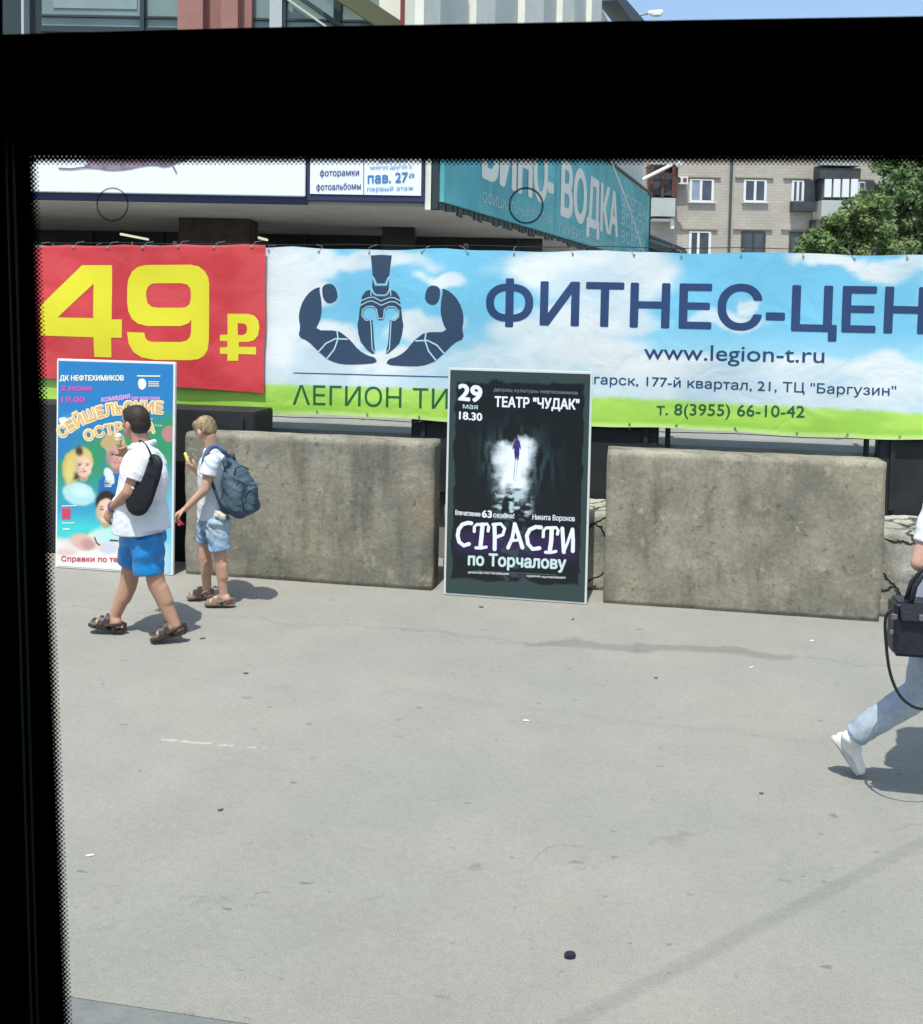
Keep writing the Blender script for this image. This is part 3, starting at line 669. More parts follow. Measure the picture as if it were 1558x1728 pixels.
# ------------------------------------------------------------------ posters
M_WHITE = mat('white_paint', (0.78, 0.78, 0.76, 1), 0.5, 0.3, 0.04, 6)
M_STRUT = mat('grey_steel', (0.18, 0.18, 0.18, 1), 0.5, 0.4)
def poster(name, label, pxs, Y, ink, frame_mat, lean, nx, nz):
    """pxs: bottom-left, bottom-right, top-right, top-left in the photograph"""
    P = [PY(p[0], p[1], Y) for p in pxs]
    x0 = (P[0].x + P[3].x) / 2; x1 = (P[1].x + P[2].x) / 2; h = (P[2].z + P[3].z) / 2
    base = Vector(((x0 + x1) / 2, Y, 0)); W = x1 - x0
    t = empty(name, base); tag(t, label, 'poster', 'standing posters in front of the parapet')
    yaw = math.atan2(0.0, 1); 
    def fn(x, z, layer): return Vector((x, Y + math.tan(lean) * z - 0.0015 * layer - 0.001, z + 0.004))
    p2s = lambda px, py: (lambda q: (q.x, q.z))(PY(px, py, Y + 0.02))
    e = 0.018
    MB().prism([fn(x0, 0, 0) + Vector((0, .003, 0)), fn(x1, 0, 0) + Vector((0, .003, 0)), fn(x1, h, 0) + Vector((0, .003, 0)), fn(x0, h, 0) + Vector((0, .003, 0))], (0, 0.035, 0)).build('board', frame_mat, t, bevel=0.004)
    ink_grid('print', nx, nz, lambda u, v: fn(x0 + e + (x1 - x0 - 2 * e) * u, e + (h - 2 * e) * v, 0.5), ink, print_mat(name + '_print', 0.35, 0.05, 6), t)
    m = MB()
    for xx in (x0 + 0.15, x1 - 0.15):
        m.tube([fn(xx, h * 0.7, 0) + Vector((0, .045, 0)), Vector((xx, Y + 0.26, 0.03))], 0.012, 6)
    m.build('prop', M_STRUT, t)
    return t, p2s, fn, (x0, x1, h)
# black theatre poster
def black_ink(U, V):
    n = fbm(U * 12, V * 18); d = np.minimum(np.minimum(U * 1.0, (1 - U) * 1.0), np.minimum((1 - V) * 1.05, (V - 0.045) * 1.6))
    c = mixc(np.zeros(U.shape + (3,)) + np.array(S(54, 69, 69)[:3]), S(27, 32, 35), ss(0.035, 0.045, d + (n - .5) * .05))
    c = mixc(c, S(56, 38, 84), ss(0.55, 0.9, 1 - np.abs((V - 0.235) / 0.17)) * ss(.03, .1, U) * ss(.97, .9, U) * 0.75)
    # pale tunnel mouth with a walking silhouette
    x = (U - 0.475); y = V - 0.60
    xx = x + (fbm(U * 9 + 3, V * 9) - .5) * .16; yy = y + (fbm(U * 9 + 30, V * 11) - .5) * .10
    st = fbm(U * 40, V * 14); st2 = fbm(U * 16 + 5, V * 50)
    halo = np.exp(-((xx / 0.2) ** 2 + (yy / 0.12) ** 2) * 1.3); c = mixc(c, S(84, 116, 118), np.clip(halo * 1.2, 0, .9) * ss(.36, .58, st) )
    wd = 0.070 + 0.045 * ss(-0.15, 0.09, y); edge = np.abs(xx + (st2 - .5) * .07) / wd
    m_ = ss(1.75, .50, edge) * ss(-.185, -.09, yy + (st - .5) * .05) * ss(.112, .075, yy + (st - .5) * .03); c = mixc(c, S(232, 238, 247), m_)
    c = mixc(c, S(60, 72, 80), ss(.56, .66, st2) * ss(-.07, -.13, y) * ss(.16, .1, np.abs(x)) * .8)
    fl = ss(.48, .62, fbm(U * 26, V * 60)) * ss(.17, .08, np.abs(x)) * ss(-.27, -.22, y) * ss(-.09, -.14, y); c = mixc(c, S(176, 198, 202), fl)
    return c
tb, b2, bfn2, dim = poster('theatre_poster', 'black framed theatre poster with white lettering and a bright tunnel picture, standing in the gap', ((747, 1004), (991, 1018), (999, 629), (757, 622)), 8.2, black_ink, mat('pale_edge', (0.6, 0.62, 0.6, 1), 0.5), math.radians(1.2), 170, 280)
M_PW = mat('white_ink', S(232, 234, 240, .95), 0.45); M_PG = mat('grey_ink', S(120, 136, 136), 0.5); M_PUR = mat('purple_ink', S(62, 44, 110), 0.5); M_PW2 = mat('pale_green_ink', S(198, 220, 220, .95), 0.45)
pr = Print(b2, bfn2)
pr.text('29', (774, 675), (812, 679), 27, 2, 0.045); pr.text('18.30', (775, 708), (813, 711), 13, 2, 0.035)
pr.text('ТЕАТР "ЧУДАК"', (835, 687), (977, 692), 17, 2, 0.03)
pr.text('Впечатление', (769, 869), (811, 872), 8, 2, 0.02); pr.text('63', (814, 873), (830, 874), 12, 2, 0.04); pr.text('сезона!', (833, 873), (868, 875), 8, 2, 0.02)
pr.text('Никита Воронов', (899, 877), (970, 880), 9, 2, 0.015)
pr.text('режиссёр', (791, 967), (815, 968), 4, 2, 0.01); pr.text('постановщик', (817, 968), (860, 970), 4, 2, 0.01); pr.text('художник', (889, 973), (913, 974), 4, 2, 0.01); pr.text('постановщик', (915, 975), (955, 976), 4, 2, 0.01)
# hand drawn title: fat strokes with drop ends
def zt(p): return (740 + p[0] / 5.77, 840 + p[1] / 5.77)
Z_ = lambda l: [zt(p) for p in l]
TS = [([(322, 250), (290, 245), (235, 262), (200, 310), (190, 370), (205, 430), (250, 466), (300, 450)], .034), ([(352, 330), (352, 285), (375, 262), (480, 258), (492, 285), (486, 325)], .026), ([(432, 262), (422, 380), (412, 480)], .036), ([(368, 487), (415, 490), (468, 480)], .026),
      ([(548, 265), (552, 380), (550, 500)], .034), ([(535, 262), (610, 255), (648, 300), (630, 360), (560, 385)], .028), ([(745, 258), (722, 390), (680, 488)], .03), ([(745, 258), (790, 390), (820, 485)], .034), ([(705, 420), (790, 410)], .024),
      ([(1000, 290), (950, 285), (890, 312), (862, 370), (875, 450), (920, 500), (985, 490)], .034), ([(1022, 380), (1025, 320), (1050, 295), (1150, 292), (1168, 320), (1160, 355)], .026), ([(1105, 298), (1100, 420), (1085, 525)], .036), ([(1045, 530), (1090, 535), (1145, 522)], .026),
      ([(1208, 300), (1215, 420), (1222, 530)], .032), ([(1222, 530), (1262, 430), (1300, 315)], .022), ([(1306, 310), (1312, 420), (1310, 520)], .032)]
for i, (l, wd) in enumerate(TS): pr.line(Z_(l), wd, 2 + 0.3 * (i % 6))
pr.build('lettering', M_PW, tb)
pr = Print(b2, bfn2)
pr.text('по Торчалову', (791, 953), (955, 960), 20, 2.2, 0.035); pr.text('мая', (781, 690), (806, 692), 9, 2, 0.005)
pr.build('lettering', M_PW2, tb)
pr = Print(b2, bfn2); pr.text('дворец культуры нефтехимиков', (833, 661), (975, 667), 6, 2, 0.006); pr.line([(800, 963), (860, 966), (940, 970)], .003, 2); pr.build('lettering', M_PG, tb)
pr = Print(b2, bfn2)
def sp(p): return (740 + p[0] / 5.77, 610 + p[1] / 5.77)
pr.poly([[sp(p) for p in ((757, 742), (765, 734), (774, 742), (775, 757), (766, 767), (757, 757))]], 3, 1)
pr.poly([[sp(p) for p in ((760, 764), (772, 764), (790, 782), (798, 815), (804, 850), (798, 856), (788, 835), (788, 900), (780, 960), (768, 964), (764, 925), (758, 960), (747, 955), (738, 900), (738, 838), (726, 858), (720, 850), (730, 812), (742, 780))]], 3)
pr.build('silhouette', M_PUR, tb)
pr = Print(b2, bfn2); pr.line([sp((752, 955)), sp((740, 1060)), sp((732, 1150))], .004, 3); pr.line([sp((775, 955)), sp((760, 1060)), sp((752, 1160))], .002, 3); pr.line([sp((640, 800)), sp((720, 812)), sp((830, 822)), sp((900, 850))], .0018, 3)
pr.line([sp((880, 770)), sp((878, 880)), sp((872, 1000))], .0015, 3)
pr.build('crack_line', M_PG, tb)
# blue comedy poster
def blue_ink(U, V):
    n = fbm(U * 5, V * 8)
    c = np.zeros(U.shape + (3,)) + np.array(S(48, 128, 190)[:3])
    c = mixc(c, S(58, 150, 108), ss(.72, .60, V + (n - .5) * .25 - (U - .5) * .22) * ss(.25, .36, V) * ss(.22, .5, n + .2))
    c = mixc(c, S(70, 165, 200), ss(.5, .3, V) * .7); c = mixc(c, S(70, 205, 205), ss(.30, .18, V)); c = mixc(c, S(236, 232, 226), ss(.155, .12, V + (n - .5) * .05))
    c = mixc(c, S(140, 205, 230), np.exp(-(((U - .12) / .07) ** 2 + ((V - .70) / .03) ** 2)) * .8)
    c = mixc(c, S(120, 200, 225), ss(.86, 1.0, U) * ss(.6, .3, V) * .8)
    c = mixc(c, S(222, 205, 196), np.exp(-(((U - .14) / .1) ** 2 + ((V - .11) / .03) ** 2)) * .7)
    px = U * 905 + 60; py = 1640 - V * 1600 + U * 20; px = 250 + (px - 250) / 1.18; py = 960 + (py - 960) / 1.12                       # the photographs pasted into the picture
    px = px + (fbm(U * 30, V * 50) - .5) * 14; py = py + (fbm(U * 30 + 9, V * 50) - .5) * 14
    def el(c, cx, cy, rx, ry, col, ang=0, soft=.13, k=1.0):
        a = math.radians(ang); dx, dy = px - cx, py - cy; ex = (dx * math.cos(a) + dy * math.sin(a)) / rx; ey = (-dx * math.sin(a) + dy * math.cos(a)) / ry
        return mixc(c, S(*col), (1 - ss(1 - soft, 1 + soft, np.sqrt(ex * ex + ey * ey))) * k)
    def face(c, cx, cy, r, skin, tilt=0):
        lo = tuple(v * .80 for v in skin); hi = tuple(min(255, v * 1.06) for v in skin)
        c = el(c, cx, cy + r * .95, r * .42, r * .5, lo); c = el(c, cx, cy, r * .78, r, skin, tilt, .12); c = el(c, cx + r * .25, cy - r * .1, r * .42, r * .6, hi, tilt, .6, .7); c = el(c, cx - r * .6, cy + r * .15, r * .25, r * .6, lo, tilt, .7, .6)
        for q in (-1, 1): c = el(c, cx + q * r * .34, cy - r * .12, r * .17, r * .07, (84, 66, 66), tilt, .5); c = el(c, cx + q * r * .34, cy - r * .30, r * .24, r * .05, (130, 96, 80), tilt, .6, .8)
        c = el(c, cx + r * .02, cy + r * .22, r * .10, r * .08, lo, 0, .6, .8); c = el(c, cx, cy + r * .50, r * .30, r * .10, (190, 84, 90), tilt, .4); return el(c, cx, cy + r * .48, r * .2, r * .035, (244, 236, 230), tilt, .4, .8)
    c = el(c, 470, 1010, 105, 110, (44, 108, 170)); c = el(c, 440, 930, 30, 60, (226, 232, 240), -20); c = el(c, 470, 700, 72, 82, (206, 178, 130), -8); c = face(c, 490, 790, 84, (206, 160, 152), 6); c = el(c, 430, 700, 50, 40, (196, 166, 120), -25)
    c = el(c, 235, 1060, 110, 80, (178, 222, 222), 12); c = el(c, 250, 1040, 60, 40, (206, 232, 230), 12, .6); c = el(c, 190, 870, 68, 118, (206, 184, 104), 10); c = el(c, 262, 820, 66, 88, (218, 196, 120), -14); c = el(c, 236, 760, 26, 34, (80, 62, 52), 0, .5); c = el(c, 208, 935, 28, 26, (84, 56, 48), 0, .5); c = face(c, 265, 868, 72, (232, 196, 172), -6); c = el(c, 172, 900, 30, 100, (222, 204, 128), 6, .5)
    c = el(c, 420, 1380, 130, 78, (236, 218, 200)); c = el(c, 440, 1340, 100, 60, (186, 230, 222), 0, .5); c = el(c, 422, 1120, 76, 92, (56, 44, 44)); c = face(c, 420, 1170, 82, (234, 202, 172), 4); c = el(c, 440, 1430, 62, 42, (206, 206, 222), 0, .4)
    c = el(c, 265, 1395, 82, 58, (220, 186, 172), 15); c = el(c, 300, 1410, 50, 36, (196, 150, 148), 15, .5); c = el(c, 835, 630, 48, 52, (190, 134, 132)); c = el(c, 150, 1470, 70, 26, (224, 200, 196), 0, .5)
    return c * .95
tw, w2, wfn, dim = poster('comedy_poster', 'tall blue and green comedy poster with cut-out portraits behind the walking man', ((95, 958), (291, 971), (293, 612), (90, 607)), 8.2, blue_ink, M_WHITE, math.radians(1.2), 150, 250)
def wz(p): return (80 + p[0] / 4.545, 600 + p[1] / 4.545)
W_ = lambda l: [wz(p) for p in l]
M_CREAM = mat('cream_ink', S(242, 244, 226, .95), .5); M_PINK = mat('magenta_ink', S(206, 84, 176), .5); M_PINKL = mat('light_pink_ink', S(208, 160, 214), .5)
M_GOLD = mat('gold_ink', S(232, 198, 112), .5, col2=S(224, 160, 120), cscale=9); M_GOLDB = mat('pale_gold_ink', S(244, 232, 196, .95), .5); M_RED = mat('red_ink', S(204, 68, 98), .5)
M_SKINP = mat('printed_skin', S(232, 200, 176), .5, var=.06, vscale=30); M_SKIND = mat('printed_skin_dark', S(204, 160, 150), .5); M_BLOND = mat('printed_blond', S(214, 190, 110), .5, var=.15, vscale=30); M_HAIRD = mat('printed_dark_hair', S(70, 56, 52), .5); M_DRESS = mat('printed_dress', S(178, 226, 224), .5, var=.1, vscale=40); M_SUIT = mat('printed_suit', S(42, 106, 168), .5); M_NAVYP = mat('printed_dark', S(70, 66, 110), .5)
def wp(): return Print(w2, wfn, .5)
pr = wp(); pr.text('ДК НЕФТЕХИМИКОВ', wz((92, 195)), wz((580, 195)), 8.5, 2, .04); pr.line(W_([(686, 160), (858, 162)]), .011, 2); pr.poly([W_([(690, 205), (700, 185), (722, 178), (745, 188), (755, 215), (750, 250), (722, 270), (695, 250)])], 2, 1)
for k in range(3): pr.line(W_([(772, 205 + 16 * k), (850, 206 + 16 * k)]), .008, 2)
pr.text('ОСТРОВ', wz((770, 545)), wz((878, 547)), 2.5, 2); pr.line(W_([(770, 490), (805, 490)]), .006, 2); pr.text('СВЕТ', wz((445, 975)), wz((495, 978)), 5, 3, .02); pr.text('САМ', wz((445, 1010)), wz((495, 1012)), 5, 3, .02)
pr.poly([W_([(85, 480), (150, 475), (145, 520), (130, 540), (125, 560), (112, 540), (90, 515)])], 2, 1)
pr.line(W_([(118, 1155), (228, 1152)]), .008, 2); pr.line(W_([(122, 1285), (215, 1284)]), .008, 2); pr.line(W_([(130, 1332), (176, 1330)]), .012, 2)
pr.build('lettering', M_CREAM, tw)
pr = wp(); pr.text('2 июня', wz((102, 272)), wz((335, 275)), 9, 2, .05); pr.text('19.00', wz((106, 360)), wz((282, 362)), 9, 2, .06); pr.build('lettering', M_PINK, tw)
pr = wp(); pr.text('комедия', wz((412, 360)), wz((630, 330)), 9, 2, .05); pr.text('для взрослых', wz((640, 340)), wz((862, 342)), 6, 2, .04); pr.build('lettering', M_PINKL, tw)
arc = W_([(110, 640), (220, 560), (340, 500), (470, 462), (600, 446), (740, 440), (880, 448)])
pr = wp(); pr.arc('СЕЙШЕЛЬСКИЕ', arc, 19, 2, .10); pr.arc('ОСТРОВА', W_([(295, 660), (420, 620), (550, 596), (700, 590), (820, 596)]), 17, 2, .10); pr.build('lettering', M_GOLDB, tw)
pr = wp(); pr.arc('СЕЙШЕЛЬСКИЕ', [(x + .3, y - .6) for x, y in arc], 18, 3, .03); pr.arc('ОСТРОВА', [(x + .3, y - .6) for x, y in W_([(295, 660), (420, 620), (550, 596), (700, 590), (820, 596)])], 16, 3, .03); pr.build('lettering', M_GOLD, tw)
pr = wp(); pr.text('Справки по тел.', wz((118, 1575)), wz((600, 1582)), 8.5, 2, .03); pr.text('22', wz((822, 1592)), wz((880, 1594)), 8.5, 2, .02); pr.poly([W_([(118, 1172), (184, 1172), (184, 1255), (118, 1255)])], 2); pr.build('lettering', M_RED, tw)
pr = wp(); pr.line(W_([(372, 1395), (388, 1435), (410, 1452)]), .012, 3); pr.line(W_([(860, 1484), (905, 1486)]), .01, 2); pr.line(W_([(490, 1415), (550, 1418)]), .012, 3); pr.build('beach_item', M_NAVYP, tw)
# ------------------------------------------------------------------ people
def J(px, py, Y): return PY(px, py, Y)
def skinmat(n, c, c2): return mat(n, c, .55, .35, .05, 14, .08, 120, col2=c2, cscale=5, thr=(.45, .65))
M_SKIN_M = skinmat('tanned_skin', (0.42, 0.235, 0.155, 1), (0.46, 0.27, 0.18, 1))
M_SKIN_B = skinmat('light_tanned_skin', (0.50, 0.29, 0.20, 1), (0.54, 0.33, 0.235, 1))
M_SKIN_W = skinmat('fair_skin', (0.54, 0.33, 0.25, 1), (0.58, 0.37, 0.28, 1))
M_EYE = mat('eye', (0.05, 0.04, 0.04, 1), .2, .5)
M_BLACKHAIR = mat('dark_brown_hair', (0.030, 0.020, 0.016, 1), .6, .3, .3, 60, .15, 200, stretch=(1, 1, .3))
M_BLONDHAIR = mat('blond_hair', (0.215, 0.15, 0.085, 1), .55, .3, .45, 50, .6, 120, col2=(0.33, 0.25, 0.155, 1), cscale=14, stretch=(1, 1, .35))
M_SHIRT = mat('white_cotton', (0.76, 0.77, 0.80, 1), .85, .15, .03, 10, .55, 14)
M_TEE = mat('pale_grey_cotton', (0.62, 0.645, 0.70, 1), .85, .15, .05, 10, .6, 16)
M_SHORTS = mat('blue_satin', (0.004, 0.19, 0.50, 1), .34, .5, .15, 12, .9, 13, coat=.15)
M_DENIM = mat('washed_denim', (0.20, 0.32, 0.47, 1), .9, .1, .2, 40, .6, 18, col2=(0.42, 0.50, 0.56, 1), cscale=7, thr=(.42, .68))
M_JEAN = mat('pale_jeans', (0.32, 0.375, 0.44, 1), .9, .1, .10, 30, .5, 14, col2=(0.42, 0.47, 0.53, 1), cscale=3)
M_SANDAL = mat('dark_brown_leather', (0.038, 0.024, 0.021, 1), .5, .4, .2, 30)
M_SANDAL2 = mat('tan_leather', (0.19, 0.13, 0.10, 1), .6, .3, .2, 30)
M_STITCH = mat('shirt_trim', (0.10, 0.07, 0.20, 1), .8)

def smooth_path(P, n=5):
    out = []
    for i in range(len(P) - 1):
        a, b, c, d = P[max(i - 1, 0)], P[i], P[i + 1], P[min(i + 2, len(P) - 1)]
        for k in range(n):
            t = k / n; out.append(.5 * ((2 * b) + (c - a) * t + (2 * a - 5 * b + 4 * c - d) * t * t + (3 * b - a - 3 * c + d) * t ** 3))
    return out + [P[-1]]
def hand(mb, wrist, direction, palm_n, scale=1.0, curl=0.5, left=True):
    """palm and five fingers grown from the wrist; palm_n is the way the palm faces"""
    d = Vector(direction).normalized(); n = Vector(palm_n); n = (n - d * n.dot(d)).normalized(); s = d.cross(n)
    if not left: s = -s
    k = scale; wst = Vector(wrist)
    mb.cap(wst, .026 * k, wst + d * .03 * k, .028 * k, sq=.75, sqdir=n)
    mb.cap(wst + d * .03 * k + s * .0, .036 * k, wst + d * .08 * k, .039 * k, sq=.42, sqdir=n)
    for i, (off, ln) in enumerate(((.032, .070), (.011, .080), (-.011, .074), (-.032, .058))):
        p = wst + d * .085 * k + s * off * k; dd = d.copy(); r = .0098 * k
        for seg in range(3):
            a = curl * (0.55 + .35 * seg); ax = s
            dd = (dd * math.cos(a) + n * math.sin(a)).normalized() if seg else (d * math.cos(curl * .5) + n * math.sin(curl * .5)).normalized()
            q = p + dd * ln * k * (.45, .32, .25)[seg]; mb.cap(p, r, q, r * .92, n=10); p = q; r *= .92
    p = wst + d * .03 * k + s * .034 * k; dd = (d * .7 + s * .55 + n * .35).normalized()
    q = p + dd * .045 * k; mb.cap(p, .0135 * k, q, .0115 * k, n=10); mb.cap(q, .0115 * k, q + (d * .8 + n * .55).normalized() * .03 * k, .010 * k, n=10)
def foot(mb, heel, toe, ank, k=1.0, side=None):
    """bare foot from heel to toe under the ankle"""
    h, t = Vector(heel), Vector(toe); d = (t - h).normalized(); s = d.cross(Vector((0, 0, 1))).normalized(); up = s.cross(d)
    L = (t - h).length
    mb.cap(Vector(ank), .040 * k, h + d * .035 * k + up * .045 * k, .038 * k)
    mb.ell(h + d * .03 * k + up * .033 * k, (.036 * k, .036 * k, .034 * k))
    mb.cap(Vector(ank) - up * .01, .036 * k, h + d * L * .62 + up * .036 * k, .030 * k)
    mb.cap(h + d * .06 * k + up * .03 * k, .03 * k, h + d * L * .70 + up * .026 * k, .043 * k, sq=.5, sqdir=up)
    for i, o_ in enumerate((.028, .012, -.003, -.018, -.031)):
        a = h + d * L * .72 + s * o_ * k + up * .018 * k; e = h + d * L * (.97, .98, .95, .91, .86)[i] + s * o_ * k * .95 + up * .014 * k
        mb.cap(a, .012 * k, e, (.0125 if i == 0 else .0095) * k, n=10)
def sandal(parent, heel, toe, m, msole, k=1.0):
    h, t = Vector(heel), Vector(toe); d = (t - h).normalized(); s = d.cross(Vector((0, 0, 1))).normalized(); up = s.cross(d); L = (t - h).length
    out = [(-.035, -.012), (-.028, -.034), (.05, -.036), (.12, -.036), (L * .7, -.05), (L * .9, -.046), (L + .012, -.022), (L + .016, .012), (L * .93, .044), (L * .68, .050), (.12, .035), (.03, .036), (-.03, .022)]
    out = chaikin(out, 2)
    root = MB().prism([h + d * (x if x < 0 else x) * 1 + s * y * k for x, y in out], -up * -.016).build('sandal', msole, parent, bevel=.003)
    mb = MB()
    def band(x, hh, wdt, half, tilt=0.0):
        pts = []
        for i in range(9):
            a = math.pi * i / 8; pts.append(h + d * (x + tilt * (math.cos(a))) + s * half * k * math.cos(a) + up * (.012 + hh * k * math.sin(a)))
        R = []
        for i, p in enumerate(pts):
            tg = (pts[min(i + 1, 8)] - pts[max(i - 1, 0)]).normalized(); b = d; nn = tg.cross(b).normalized()
            R.append([p + b * wdt / 2 + nn * .003, p + b * wdt / 2 - nn * .003, p - b * wdt / 2 - nn * .003, p - b * wdt / 2 + nn * .003])
        mb.rings(R)
    band(L * .84, .036 * k, .046, .050); band(L * .62, .062 * k, .040, .050); band(L * .44, .084 * k, .034, .046)
    pts = [h + d * (L * .44) + s * .045 * k + up * .035 * k, h + d * .04 + s * .044 * k + up * .05 * k, h - d * .028 + up * .058 * k, h + d * .04 - s * .044 * k + up * .05 * k, h + d * (L * .44) - s * .045 * k + up * .035 * k]
    P = []
    for i in range(4):
        for q in range(4): P.append(pts[i].lerp(pts[i + 1], q / 4))
    P.append(pts[-1])
    mb.tube(P, .010 * k, 8, flat=None)
    for sg in (1, -1): mb.tube([h + d * .05 + s * sg * .04 * k + up * .05 * k, h + d * .03 + s * sg * .038 * k + up * .012], .012 * k, 6)
    mb.tube([h - d * .028 + up * .06 * k, h - d * .03 + up * .012], .014 * k, 6)
    mb.build('strap', m, root)
    return root
def head(mb, c, fwd, k=1.0, up=Vector((0, 0, 1))):
    """skull, jaw, nose, lips and ears; c is the middle of the skull"""
    f = Vector(fwd).normalized(); s = f.cross(up).normalized(); u = s.cross(f).normalized(); R = Matrix((f, s, u)).transposed(); c = Vector(c)
    mb.ell(c + u * .012 * k, (.098 * k, .077 * k, .098 * k), R)
    mb.ell(c + f * .028 * k - u * .055 * k, (.066 * k, .060 * k, .068 * k), R)
    mb.cap(c + f * .058 * k - u * .095 * k, .027 * k, c + f * .01 * k - u * .085 * k, .045 * k)
    mb.cap(c + f * .092 * k - u * .002 * k, .010 * k, c + f * .116 * k - u * .036 * k, .0135 * k, n=10)
    mb.ell(c + f * .090 * k - u * .067 * k, (.012 * k, .022 * k, .012 * k), R); mb.ell(c + f * .092 * k + u * .022 * k, (.012 * k, .045 * k, .010 * k), R)
    for q in (1, -1): mb.ell(c + s * q * .079 * k - f * .008 * k - u * .022 * k, (.019 * k, .010 * k, .033 * k), R, n=12, m=8)
    return f, s, u, R
def eyes(parent, c, f, s, u, k=1.0):
    for q in (1, -1): MB().ell(Vector(c) + f * .083 * k + s * q * .032 * k + u * .0 * k, (.011 * k,) * 3, n=10, m=8).build('eye', M_EYE, parent, smooth=True)
def wrinkle(amp, sc):
    return lambda co: vn3(co * sc) * amp * .6 + (.25 - np.abs(vn3(co @ np.array(((.8, 0, .6), (0, 1, 0), (-.6, 0, .8))) * np.array((sc * .7, sc * .7, sc * 2.0)) + 7))) * amp * 1.3

# --- the man walking left in a white polo shirt
YM = 6.66
man = empty('person', (J(232, 1070, YM).x, YM, 0)); tag(man, 'stout man in white polo shirt and blue shorts walking left while eating', 'person')
hc = J(229, 712, YM); HF = Vector((-.93, .34, -.02))
b = MB(); f_, s_, u_, R_h = head(b, hc, HF, 1.06)
nk = J(240, 752, YM + .01); b.cap(hc - u_ * .06 - f_ * .025, .062, nk, .07)
ch = J(243, 790, YM); be = J(236, 848, YM); hp = J(239, 892, YM)
b.cap(nk, .066, ch, .13, sq=1.15); b.cap(ch, .14, be, .14); b.cap(be, .13, hp, .11)
lsh, lel, lwr = J(242, 774, YM - .20), J(219, 830, YM - .25), J(190, 857, YM - .16)
b.cap(ch, .11, lsh, .068); b.cap(lsh, .068, lel, .050); b.cap(lel, .050, lwr, .031)
lhd = (J(177, 880, YM - .13) - lwr); hand(b, lwr, lhd, Vector((.5, .85, 0)), 1.05, .75, True)
rsh, rel, rwr = J(238, 772, YM + .20), J(222, 806, YM + .33), J(214, 770, YM + .15)
b.cap(ch, .11, rsh, .066); b.cap(rsh, .066, rel, .048); b.cap(rel, .048, rwr, .031); hand(b, rwr, J(204, 748, YM + .06) - rwr, Vector((.4, -.9, .1)), 1.0, .8, False)
nh_, nkn, nan_ = J(249, 902, YM - .075), J(264, 984, YM - .08), J(294, 1052, YM - .05)
fh_, fkn, fan = J(230, 896, YM + .09), J(218, 982, YM + .07), J(193, 1042, YM + .04)
calf = lambda kn, an, back: b.cap(kn.lerp(an, .12) + back * .012, .058, kn.lerp(an, .45) + back * .012, .054)
b.cap(nh_, .072, nkn, .064); b.cap(nkn, .064, nan_, .042); calf(nkn, nan_, Vector((1, 0, 0)))
b.cap(fh_, .078, fkn, .064); b.cap(fkn, .064, fan, .042); calf(fkn, fan, Vector((1, 0, 0)))
NH, NT = Vector((J(306, 1070, YM - .05).x, YM - .03, .062)), Vector((J(258, 1082, YM - .09).x, YM - .10, .018))
FH, FT = Vector((J(203, 1066, YM + .03).x, YM + .03, .018)), Vector((J(154, 1058, YM + .02).x, YM + .01, .055))
foot(b, NH + Vector((0, 0, .012)), NT + Vector((0, 0, .012)), nan_, 1.08); foot(b, FH + Vector((0, 0, .012)), FT + Vector((0, 0, .012)), fan, 1.08)
b.organic('body', M_SKIN_M, man, .0065, 4)
eyes(man, hc, f_, s_, u_, 1.06)
hb = MB(); hb.ell(hc + u_ * .024 - f_ * .012, (.106, .086, .103), R_h); hb.ell(hc - f_ * .05 - u_ * .01, (.066, .080, .085), R_h); hb.ell(hc + f_ * .035 + u_ * .07, (.062, .07, .045), R_h)
hb.organic('hair', M_BLACKHAIR, man, .006, 3, lambda co: vn3(co * 50) * .0012)
sh = MB(); sh.cap(nk + Vector((0, 0, -.03)), .088, ch, .155, sq=1.18); sh.cap(ch, .165, be, .172, sq=1.1); hem = J(237, 895, YM); sh.cone(be + Vector((0, 0, .05)), .180, hem, .186, sq=1.22); sh.cone(J(250, 850, YM - .03), .14, J(252, 894, YM - .045), .152)
sh.cap(ch + Vector((0, 0, .03)), .15, lsh, .09); sh.cone(lsh + (lsh - lel) * .05, .092, lsh.lerp(lel, .62), .094); sh.cap(ch + Vector((0, 0, .03)), .15, rsh, .09); sh.cone(rsh, .09, rsh.lerp(rel, .6), .09)
sh.ell(J(263, 815, YM - .02), (.09, .12, .17)); sh.ell(J(212, 856, YM), (.10, .15, .12))
sh.organic('shirt', M_SHIRT, man, .0075, 3, wrinkle(.008, 7))
cl = MB()
for a in range(1): pass
cr = [nk + Vector((0.0, 0, -.005)) + Vector((math.cos(t) * .083, math.sin(t) * .09, .022 * math.cos(t) + .01)) for t in [2 * math.pi * k / 20 for k in range(21)]]
cl.tube(cr, .020, 8); cl.build('collar', M_SHIRT, man, smooth=True)
st = MB(); wst = J(238, 868, YM); st.cone(wst, .156, J(241, 915, YM), .160, sq=1.12); hN, hF = J(252, 968, YM - .085), J(221, 952, YM + .08)
st.cap(J(249, 918, YM - .07), .112, J(252, 935, YM - .08), .116); st.cone(J(248, 905, YM - .075), .12, hN, .108, sq=.95); st.cone(J(232, 900, YM + .075), .12, hF, .102, sq=.95); st.ell(J(246, 908, YM), (.14, .155, .085))
st.organic('shorts', M_SHORTS, man, .008, 4, wrinkle(.009, 8))
sandal(man, NH, NT, M_SANDAL, M_SANDAL, 1.1); sandal(man, FH, FT, M_SANDAL, M_SANDAL, 1.1)
wt = MB(); wd_ = (lwr - lel).normalized(); a_ = wd_.cross(Vector((0, 0, 1))).normalized(); b_ = wd_.cross(a_)
wt.tube([lwr - wd_ * .012 + (a_ * math.cos(t) + b_ * math.sin(t)) * .036 for t in [2 * math.pi * k / 16 for k in range(17)]], .009, 6); wt.build('wristwatch', M_STITCH, man, smooth=True)
